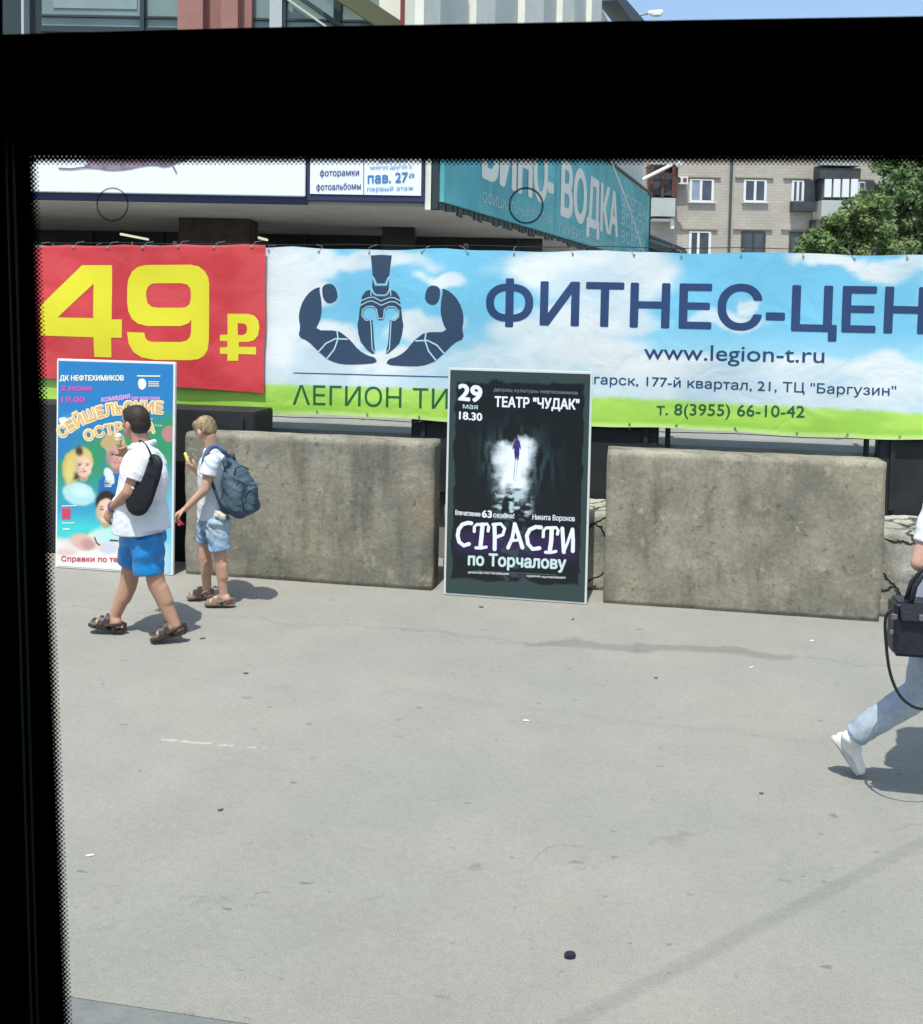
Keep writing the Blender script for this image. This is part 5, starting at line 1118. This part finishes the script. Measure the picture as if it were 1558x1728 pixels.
while s_ < sEnd:
    wd = rs.uniform(.18, .3); hh = rs.uniform(.06, .12); fg.prism([s3(s_, ZL - hh, .0), s3(s_ + wd - .05, ZL - hh + rs.uniform(-.02, .02), .0), s3(s_ + wd - .05, ZL - .004, .0), s3(s_, ZL - .004, .0)], nN * .03); s_ += wd
fg.build('fringe', M_MULL, s4)
g = MB(); p0, p1 = s3(sEnd + .1, ZH + .1, .05), s3(sEnd + .1, TZ, .05); g.tube([p0, p1], .06, 8); g.tube([s3(sc(985, 300)[0], ZH + .05, .1), s3(sEnd + .1, ZH + .06, .1)], .05, 6); g.build('edge_pole', M_MULL, s4)
gw = MB(); gw.tube([SP(1028, 262, .25), SP(1060, 345, .25), SP(1090, 440, .25)], .018, 6); o = gw.build('guy_wire', M_WHITE); tag(o, 'thin pale guy wire slanting down across the teal sign', 'wire')
# two lit tubes under the canopy
for (x0, y0, x1, y1, lb) in ((204, 395, 250, 404, 'lit tube lamp under the canopy, left of the wide brown pier'), (421, 397, 451, 405, 'lit tube lamp under the canopy, right of the wide brown pier')):
    D = 17.6; t = empty('tube_lamp', PD((x0 + x1) / 2, (y0 + y1) / 2, D)); tag(t, lb, 'lamp', 'tube lamps under the canopy')
    m = bpy.data.materials.get('lamp_glow')
    if m is None:
        m = bpy.data.materials.new('lamp_glow'); m.use_nodes = True; bb = m.node_tree.nodes['Principled BSDF']; bb.inputs['Emission Color'].default_value = (1, .95, .7, 1); bb.inputs['Emission Strength'].default_value = .55
    A_, B_ = PD(x0, y0, D), PD(x1, y1, D + .8); MB().tube([A_, B_], .022, 8).build('tube', m, t, smooth=True); MB().tube([A_ + Vector((0, 0, .045)), B_ + Vector((0, 0, .045))], .03, 6).build('housing', M_MULL, t)
# dark fence stub that shows right of the sign
fe = empty('metal_fence', PD(1120, 410, 31)); tag(fe, 'dark metal railing sloping down right of the teal sign', 'fence'); g = MB()
for k in range(8):
    x = 1093 + k * 8.5; top = 397 + k * 3.4; g.tube([PD(x, top, 31), PD(x, 520, 31)], .05, 6)
g.build('bar', M_MULL, fe); g = MB(); g.tube([PD(1092, 397, 31), PD(1156, 423, 31)], .07, 6); g.tube([PD(1092, 411, 31), PD(1156, 434, 31)], .2, 6); g.build('rail', M_MULL, fe)

# ------------------------------------------------------------------ brick apartment house
DA = 55.0
apt = empty('apartment_building', W3(16, DA, TZ)); tag(apt, 'beige brick apartment house with white framed windows and glazed balconies', 'building')
def brick():
    m = bpy.data.materials.new('beige_brick'); m.use_nodes = True; t = m.node_tree; L = t.links.new; N = t.nodes.new; b = t.nodes['Principled BSDF']; b.inputs['Roughness'].default_value = .9
    tc = N('ShaderNodeTexCoord'); mp = N('ShaderNodeMapping'); mp.inputs['Rotation'].default_value = (math.radians(90), 0, 0); L(tc.outputs['Object'], mp.inputs[0])
    bt = N('ShaderNodeTexBrick'); bt.inputs['Scale'].default_value = 1.0; bt.inputs['Brick Width'].default_value = .5; bt.inputs['Row Height'].default_value = .16; bt.inputs['Mortar Size'].default_value = .012
    bt.inputs['Color1'].default_value = (.39, .35, .305, 1); bt.inputs['Color2'].default_value = (.44, .395, .34, 1); bt.inputs['Mortar'].default_value = (.33, .30, .25, 1); L(mp.outputs[0], bt.inputs[0])
    n = N('ShaderNodeTexNoise'); n.inputs['Scale'].default_value = .6; n.inputs['Detail'].default_value = 5; L(tc.outputs['Object'], n.inputs[0]); r = N('ShaderNodeMapRange'); r.inputs[3].default_value = .78; r.inputs[4].default_value = 1.22; L(n.outputs[0], r.inputs[0])
    mx = N('ShaderNodeMix'); mx.data_type = 'RGBA'; mx.blend_type = 'MULTIPLY'; mx.inputs[0].default_value = 1; L(bt.outputs[0], mx.inputs[6]); L(r.outputs[0], mx.inputs[7]); L(mx.outputs[2], b.inputs['Base Color']); return m
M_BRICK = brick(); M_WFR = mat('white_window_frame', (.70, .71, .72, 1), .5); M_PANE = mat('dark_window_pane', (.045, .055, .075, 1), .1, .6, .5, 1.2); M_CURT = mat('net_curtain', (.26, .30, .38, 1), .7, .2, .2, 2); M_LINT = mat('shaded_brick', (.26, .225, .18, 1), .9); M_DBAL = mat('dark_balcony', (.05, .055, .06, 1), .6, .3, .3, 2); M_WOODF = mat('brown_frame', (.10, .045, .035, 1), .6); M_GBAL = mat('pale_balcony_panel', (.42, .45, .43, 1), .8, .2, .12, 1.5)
aa0, aa1 = AZ(985, 300, DA)[0], AZ(1800, 300, DA)[0]; ztp = AZ(1300, 120, DA)[1]
g = MB(); vbox(g, aa0, aa1, DA, DA + 11, TZ, ztp); g.build('wall', M_BRICK, apt); g = MB(); vbox(g, aa0 - .2, aa1 + .2, DA - .3, DA + 11.3, ztp + .003, ztp + .35); g.build('roof', M_GBAL, apt)
def abox(x0, y0, x1, y1, d0, d1, name, m, parent):
    a0, z1 = AZ(x0, y0, DA); a1, z0 = AZ(x1, y1, DA); g = MB(); vbox(g, a0, a1, DA + d0, DA + d1, z0, z1); return g.build(name, m, parent)
def window(x0, y0, x1, y1, split=.5, lmat=None, frame=M_WFR, rmat=None):
    """white frame standing in a reveal, two lights"""
    wv = empty('window', W3(AZ(x0, y0, DA)[0], DA, AZ(x0, y1, DA)[1])); wv.parent = apt; wv.matrix_parent_inverse = apt.matrix_basis.inverted()
    f = 3.0; xm = x0 + (x1 - x0) * split; g = MB()
    for (u0, v0, u1, v1) in ((x0, y0, x1, y0 + f), (x0, y1 - f, x1, y1), (x0, y0 + f, x0 + f, y1 - f), (x1 - f, y0 + f, x1, y1 - f), (xm - f / 2, y0 + f, xm + f / 2, y1 - f)):
        a0, z1 = AZ(u0, v0, DA); a1, z0 = AZ(u1, v1, DA); vbox(g, a0, a1, DA - .06, DA - .004, z0, z1)
    g.build('frame', frame, wv)
    abox(x0 + f, y0 + f, xm - f / 2, y1 - f, -.03, -.006, 'pane', lmat or M_PANE, wv); abox(xm + f / 2, y0 + f, x1 - f, y1 - f, -.03, -.006, 'pane', rmat or M_PANE, wv)
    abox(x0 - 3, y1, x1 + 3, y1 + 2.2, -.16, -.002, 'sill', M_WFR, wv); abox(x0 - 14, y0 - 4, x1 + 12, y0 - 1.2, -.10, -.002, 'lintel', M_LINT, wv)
window(1164, 302, 1204, 341, .47, M_CURT); window(1255, 303, 1293, 341, .5); window(1163, 390, 1199, 432, .42); window(1251, 390, 1291, 432, .5, None, M_DBAL); window(1332, 391, 1369, 434, .5, None, M_DBAL)
window(1336, 304, 1356, 342, .5); window(1438, 306, 1462, 340, .42); window(1164, 214, 1204, 252, .47); window(1255, 215, 1293, 253, .5)
abox(1333, 341, 1371, 358, -.55, -.002, 'balcony', M_DBAL, apt); abox(1358, 304, 1374, 340, -.12, -.002, 'shutter', M_DBAL, apt); abox(1460, 306, 1474, 341, -.12, -.002, 'shutter', M_DBAL, apt); abox(1437, 341, 1475, 359, -.5, -.002, 'balcony', M_DBAL, apt)
bl = abox(1375, 341, 1437, 372, -1.1, -.002, 'balcony', M_GBAL, apt); abox(1373, 287, 1440, 306, -1.0, -.002, 'balcony_top', M_DBAL, apt)
for k in range(4): abox(1381 + k * 14.5, 306, 1391 + k * 14.5, 336, -1.05, -.9, 'balcony_pane', M_WFR, bl)
abox(1377, 306, 1437, 340.8, -.88, -.002, 'balcony_inside', M_DBAL, bl); abox(1374, 256, 1440, 284, -1.1, -.002, 'balcony', M_GBAL, apt); abox(1366, 372, 1372, 440, -.3, -.002, 'pipe', M_DBAL, apt)
bl = abox(1093, 337, 1132, 368, -1.1, -.002, 'balcony', M_GBAL, apt); abox(1094, 296, 1130, 333, -1.0, -.3, 'balcony_inside', M_DBAL, bl)
for k in range(3): abox(1092 + k * 18, 280, 1095.5 + k * 18, 336.5, -1.12, -1.004, 'balcony_post', M_WOODF, bl)
abox(1090, 279, 1136, 283, -1.15, -.002, 'balcony_roof', M_GBAL, bl); abox(1090, 296, 1134, 299, -1.14, -1.122, 'balcony_rail', M_WOODF, bl); abox(1131, 284, 1136, 336, -1.1, -.002, 'balcony_side', M_WOODF, bl); abox(1097, 371, 1132, 375, -.9, -.002, 'awning', M_WFR, apt)
abox(1127, 375, 1132, 388, -.9, -.6, 'awning_post', M_WFR, apt)
ac = abox(1134, 299, 1158, 312, -.45, -.002, 'air_conditioner', M_WFR, apt); a0, z0 = AZ(1141, 305, DA); g = MB(); g.tube([W3(a0, DA - .452, z0), W3(a0, DA - .47, z0)], .17, 14); g.build('fan', M_DBAL, ac); abox(1150, 302, 1156, 309, -.462, -.452, 'badge', M_REDC, ac)
a0, z0 = AZ(1138, 282, DA); g = MB(); g.ell(W3(a0, DA - 1.3, z0), (.22, .12, .22)); g.build('satellite_dish', M_WFR, apt, smooth=True); g = MB(); g.tube([PD(1074, 308, DA - 1.4), PD(1134, 278, DA - 1.4)], .09, 6); g.build('awning_pole', M_WFR, apt)
a0, z0 = AZ(1237, 240, DA); a1, z1 = AZ(1232, 430, DA); g = MB(); g.tube([W3(a0 - .05, DA - .1, ztp - .2), W3(a0 - .05, DA - .1, TZ + .2)], .075, 8); g.build('drainpipe', mat('green_grey_pipe', (.06, .09, .09, 1), .6), apt)
g = MB(); a0, z0 = AZ(1368, 300, DA)
# ------------------------------------------------------------------ trees and lamp
M_BARK = mat('bark', (.09, .07, .05, 1), .9, .1, .3, 10, .6, 30, stretch=(1, 1, .3))
def leafmat(n, c1, c2):
    m = mat(n, c1, .6, .25, .25, 1.6, col2=c2, cscale=.9, thr=(.35, .65)); t = m.node_tree; b = t.nodes['Principled BSDF']; tr = t.nodes.new('ShaderNodeBsdfTranslucent'); t.links.new(b.inputs['Base Color'].links[0].from_socket, tr.inputs[0]); mx = t.nodes.new('ShaderNodeMixShader'); mx.inputs[0].default_value = .42
    out = t.nodes['Material Output']; t.links.new(b.outputs[0], mx.inputs[1]); t.links.new(tr.outputs[0], mx.inputs[2]); t.links.new(mx.outputs[0], out.inputs[0]); return m
def tree(px, base_d, clumps, label, seed, nl, m, ls=.13):
    rs = random.Random(seed); b0 = PD(px, 500, base_d); t = empty('leafy_tree', (b0.x, b0.y, TZ)); tag(t, label, 'tree', 'leafy trees in front of the brick house')
    C_ = []
    for (x, y, r, dd) in clumps: p = PD(x, y, base_d + dd); C_.append((p, r / F * base_d))
    tk = MB(); top = sum((c[0] for c in C_), Vector()) / len(C_); b1 = Vector((b0.x, b0.y, TZ))
    mid = b1.lerp(top, .55) + Vector((.1, 0, 0)); tk.tube([b1, b1.lerp(mid, .5) + Vector((.06, .03, 0)), mid, top], [.2, .16, .12, .05], 10); tk.build('trunk', M_BARK, t, smooth=True)
    lb = MB()
    for c, r in C_:
        lb.tube([b1.lerp(top, rs.uniform(.35, .6)), b1.lerp(top, .6).lerp(c, .5) + Vector((0, 0, -.1)), c], [.07, .045, .015], 6)
        for _ in range(5): e = c + Vector((rs.uniform(-1, 1), rs.uniform(-1, 1), rs.uniform(-.6, 1))) * r * .8; lb.tube([c.lerp(b1, .05), c.lerp(e, .5), e], [.03, .02, .006], 5)
    lb.build('limb', M_BARK, t, smooth=True)
    V = []; Fc = []
    tot = sum(r ** 2 for _, r in C_)
    for c, r in C_:
        n = int(nl * r * r / tot); sub = [(c + Vector((rs.gauss(0, .45), rs.gauss(0, .45), rs.gauss(0, .4))) * r, r * rs.uniform(.22, .42)) for _ in range(16)]
        for _ in range(n):
            sc_, sr = rs.choice(sub); d = Vector((rs.gauss(0, 1), rs.gauss(0, 1), rs.gauss(0, .8))); d.normalize(); p = sc_ + d * sr * rs.uniform(.35, 1.05)
            nrm = (d + Vector((rs.uniform(-.7, .7), rs.uniform(-.7, .7), rs.uniform(-.2, 1.0)))).normalized(); a = nrm.cross(Vector((rs.uniform(-1, 1), rs.uniform(-1, 1), rs.uniform(-1, 1)))).normalized(); bb = nrm.cross(a); s_ = ls * rs.uniform(.6, 1.25); k = len(V)
            V += [p - a * s_, p + bb * s_ * .45 - a * s_ * .1, p + a * s_, p - bb * s_ * .45 - a * s_ * .1]; Fc.append((k, k + 1, k + 2, k + 3))
    mesh('crown', V, Fc, m, t)
ML1 = leafmat('leaf_mid_green', (.155, .235, .085, 1), (.235, .305, .12, 1)); ML2 = leafmat('leaf_dark_green', (.12, .195, .08, 1), (.19, .26, .105, 1))
tree(1565, 33, ((1560, 300, 62, 0), (1515, 318, 40, -.4), (1590, 360, 80, .5), (1520, 382, 46, .2), (1540, 250, 60, .6), (1610, 260, 70, .3), (1500, 350, 34, -.3), (1535, 420, 55, .3), (1600, 450, 70, 0), (1505, 280, 24, 0)), 'taller darker leafy tree at the right edge, hiding the end of the brick house', 3, 19000, ML2, .105)
tree(1440, 29, ((1445, 372, 38, 0), (1408, 385, 32, .3), (1475, 395, 40, -.2), (1430, 412, 44, .2), (1385, 408, 28, 0), (1478, 352, 26, .3), (1500, 425, 50, .3), (1400, 440, 46, 0), (1448, 344, 20, 0)), 'shorter brighter bushy tree below the glazed balcony of the brick house', 8, 15000, ML1, .09)
lp = empty('street_lamp', PD(1076, 500, 34)); tag(lp, 'street lamp with a white head against the sky above the pavilion roof', 'street lamp'); lp.location.z = TZ
hd = PD(1106, 22, 34); pl = PD(1070, 26, 34)
g = MB(); g.tube([(pl.x, pl.y, TZ), (pl.x, pl.y, pl.z - .5), (pl.x, pl.y, pl.z - .12), pl + Vector((.12, .02, 0)), hd + Vector((-.2, 0, 0))], [.1, .07, .05, .04, .035], 8); g.build('pole', mat('galvanised', (.35, .36, .37, 1), .5, .4, metal=.4), lp, smooth=True)
g = MB(); g.cap(hd + Vector((-.17, -.03, 0)), .075, hd + Vector((.17, .03, .02)), .10, sq=.8); g.build('lamp_head', M_WHITE, lp, smooth=True); g = MB(); g.ell(hd + Vector((.03, 0, -.07)), (.2, .1, .06)); g.build('lens', M_RIBG, lp, smooth=True)
# overhead cable whose shadow crosses the pavement
A_, B_ = G(960, 1728), G(1558, 1420); kz = 7.5 / TO_SUN.z; dA = (B_ - A_).normalized(); up_ = TO_SUN * kz
p0, p1 = A_ - dA * 9 + up_, B_ + dA * 14 + up_
o = MB().tube([p0, p0.lerp(p1, .5), p1], .006, 8).build('overhead_cable', M_NYLON, smooth=True); tag(o, 'overhead cable out of view whose thin shadow slants across the pavement', 'cable')
# ------------------------------------------------------------------ small litter on the pavement
def bit(x, y, name, label, cat, m, size, grp, rot=0.0, kind='butt'):
    p = G(x, y); mb = MB(); R = Matrix.Rotation(rot, 3, 'Z')
    if kind == 'butt': d = R @ Vector((size, 0, 0)); mb.cap(p - d * .5 + Vector((0, 0, .0045)), .0045, p + d * .5 + Vector((0, 0, .0045)), .0045, n=8)
    elif kind == 'cap':
        rs_ = [(p + R @ Vector((math.cos(a) * size * 1.35 * k, math.sin(a) * size * k, h))) for k, h in ((1.0, 0.001), (1.02, .010), (.86, .016)) for a in [2 * math.pi * q / 16 for q in range(16)]]
        mb.rings([rs_[0:16], rs_[16:32], rs_[32:48]])
    else:
        n = 9; ring = [p + R @ Vector((math.cos(a) * size * random.uniform(.7, 1.2), math.sin(a) * size * .55 * random.uniform(.7, 1.2), .002 + .005 * random.random())) for a in [2 * math.pi * q / n for q in range(n)]]
        mb.prism(ring, (0, 0, .003))
    o = mb.build(name, m); tag(o, label, cat, grp); return o
M_PAP = mat('paper_white', (.72, .71, .68, 1), .8); M_LEAFD = mat('dry_leaf', (.13, .11, .08, 1), .8, .2, .3, 40); M_CAPB = mat('dark_plastic', (.018, .018, .035, 1), .4)
bit(962, 1615, 'bottle_cap', 'dark round bottle cap lying alone near the kerb', 'bottle cap', M_CAPB, .017, None, .3, 'cap')
for (x, y, r, lb) in ((888, 1217, .1, 'white cigarette butt in the middle of the pavement'), (1370, 1082, .3, 'white paper scrap below the right concrete block'), (1268, 1127, .8, 'tiny white scrap under the dark trickle on the pavement'), (152, 1445, .5, 'white scrap beside the dark window pillar')):
    bit(x, y, 'paper_scrap', lb, 'litter', M_PAP, .028, 'white scraps on the pavement', r)
for (x, y, s_, lb) in ((342, 1078, .022, 'dry leaf on the pavement right of the rear foot of the man'), (812, 1025, .022, 'dry leaf at the foot of the black poster'), (967, 1046, .018, 'dry leaf below the right edge of the black poster'), (415, 1137, .018, 'dry leaf on the pavement below the boy'), (372, 1368, .014, 'flat dry leaf on bare pavement at the left'), (1285, 1340, .012, 'crumb of bark on bare pavement at the right'), (1107, 1145, .014, 'dry leaf under the start of the dark trickle')):
    bit(x, y, 'dry_leaf', lb, 'leaf', M_LEAFD, s_, 'dry leaves on the pavement', random.random() * 1.0, 'leaf')
# ------------------------------------------------------------------ the bus the picture is taken from
bus = empty('bus', (0, -.4, -.15)); tag(bus, 'dark interior of the bus around its window, with dotted black glass edges', 'bus')
BY, TILT = 0.62, 0.06
nB = Vector((0, 1, TILT)).normalized(); pB = Vector((0, BY, CAMH))
def BP(x, y, off=0.0): return PP(x, y, pB + nB * off, nB)
M_BUSD = mat('black_bus_trim', (.010, .011, .011, 1), .7, .2, .1, 4)
def bpoly(pts, off, th, name, m, bevel=0.0): return MB().prism([BP(x, y, off) for x, y in pts], nB * th).build(name, m, bus, bevel=bevel)
rc = [(47 + 6 * (1 - math.cos(a)), 263 + 6 * (1 - math.sin(a))) for a in (math.pi / 2, math.pi / 4, 0)]
bpoly([(-1400, -1500), (-70, -1500), (-70, 84), (400, 72), (1075, 60), (1558, 52), (2300, 37), (2300, 235), (1558, 236), (800, 238), (-40, 225), (-10, 850), (25, 1728), (36, 2060), (2300, 2060), (2300, 3900), (-1400, 3900)], 0, .03, 'window_wall', M_BUSD)
bpoly([(2300, -1500), (3600, -1500), (3600, 3900), (2300, 3900)], 0.0, .03, 'pillar', M_BUSD)
bpoly([(-69, -1500), (2299, -1500), (2299, -900), (-69, -900)], 0.0, .03, 'top_rail', M_BUSD)
bpoly([(0, 190), (14, 190), (58, 1728), (66, 2200), (46, 2200), (36, 1728)], -.016, .009, 'pillar_trim', mat('dark_grey_trim', (.10, .115, .10, 1), .6), .003)
P = [BP(x, y) for x, y in ((-1400, -1500), (3600, -1500), (3600, 3900), (-1400, 3900))]
zt2 = max(p.z for p in P) ; zb2 = min(p.z for p in P); xl, xr = min(p.x for p in P), max(p.x for p in P)
sh = MB(); yb0 = -1.7
sh.bx((xl - .9, yb0, zt2 - .12), (xr + .9, BY + .08, zt2)); sh.bx((xl - .9, yb0, zb2), (xr + .9, BY + .1, zb2 + .1)); sh.bx((xl - .9, yb0 - .06, zb2 - .3), (xr + .9, yb0 - .002, zt2)); sh.bx((xl - .96, yb0, zb2), (xl - .902, BY + .1, zt2)); sh.bx((xr + .902, yb0, zb2), (xr + .96, BY + .1, zt2))
for (a, c_) in ((xl - .9, xl + .12), (xr - .12, xr + .9)): sh.bx((a, BY + .0, zb2 + .1), (c_, BY + .06, zt2 - .12))
sh.build('shell', M_BUSD, bus)
mg = bpy.data.materials.new('window_glass'); mg.use_nodes = True; t = mg.node_tree; t.nodes.clear(); tb_ = t.nodes.new('ShaderNodeBsdfTransparent'); tb_.inputs[0].default_value = (.965, .985, .975, 1); ot = t.nodes.new('ShaderNodeOutputMaterial'); t.links.new(tb_.outputs[0], ot.inputs[0])
bpoly([(-60, 205), (2310, 205), (2310, 2080), (20, 2080), (-60, 300)], -.0045, .004, 'window_pane', mg)
bpoly([(-80, -905), (2310, -905), (2310, 70), (1558, 84), (400, 104), (-80, 114)], -.0045, .004, 'window_pane', mg)
# black enamel dots fading in from the glass edges
M_FRIT = mat('black_enamel', (.006, .006, .010, 1), .5); V = []; Fc = []
def dot(x, y, r):
    c = BP(x, y, -.0055); ux = (BP(x + 1, y, -.0055) - c); uy = (BP(x, y + 1, -.0055) - c); k = len(V)
    V.extend([c + ux * (r * math.cos(a)) + uy * (r * math.sin(a)) for a in [2 * math.pi * q / 8 for q in range(8)]]); Fc.append(tuple(range(k, k + 8)))
sp_ = 7.6
for row, r in enumerate((3.9, 3.3, 2.6, 1.7)):
    x = 48 + (sp_ / 2 if row % 2 else 0)
    while x < 1700: dot(x, 265 + row * sp_ * .52, r); x += sp_
for row, r in enumerate((3.9, 3.5, 3.0, 2.4, 1.7)):
    y = 268 + (sp_ / 2 if row % 2 else 0)
    while y < 1800: dot(np.interp(y, [263, 850, 1728, 2010], [47, 70, 105, 116]) + row * sp_ * .52, y, r); y += sp_
mesh('frit_dots', V, Fc, M_FRIT, bus)
bpoly([(-90, 190), (2305, 190), (2305, 263), (1558, 263), (800, 265), rc[0], rc[1], rc[2], (70, 850), (105, 1728), (116, 2070), (-10, 2070), (-50, 850)], -.0062, .0008, 'frit_band', M_FRIT)
bpoly([(-110, -1000), (1, -1000), (4, 58), (400, 47), (1075, 35), (1558, 27), (2305, 12), (2305, 130), (-110, 130)], -.0062, .0008, 'frit_band', M_FRIT)
# two ring marks left on the glass
for (cx, cy, r, a0, wr_) in ((190, 345, 26, 0, .00042), (888, 347, 28, 0, .00055)):
    pts = [BP(cx + r * math.cos(a), cy + r * 1.06 * math.sin(a), -.006) for a in np.linspace(a0, 6.3, 40)]
    MB().tube(pts, wr_, 6).build('ring_mark', mat('ring_residue', (.02, .03, .05, 1), .5), bus, smooth=True)
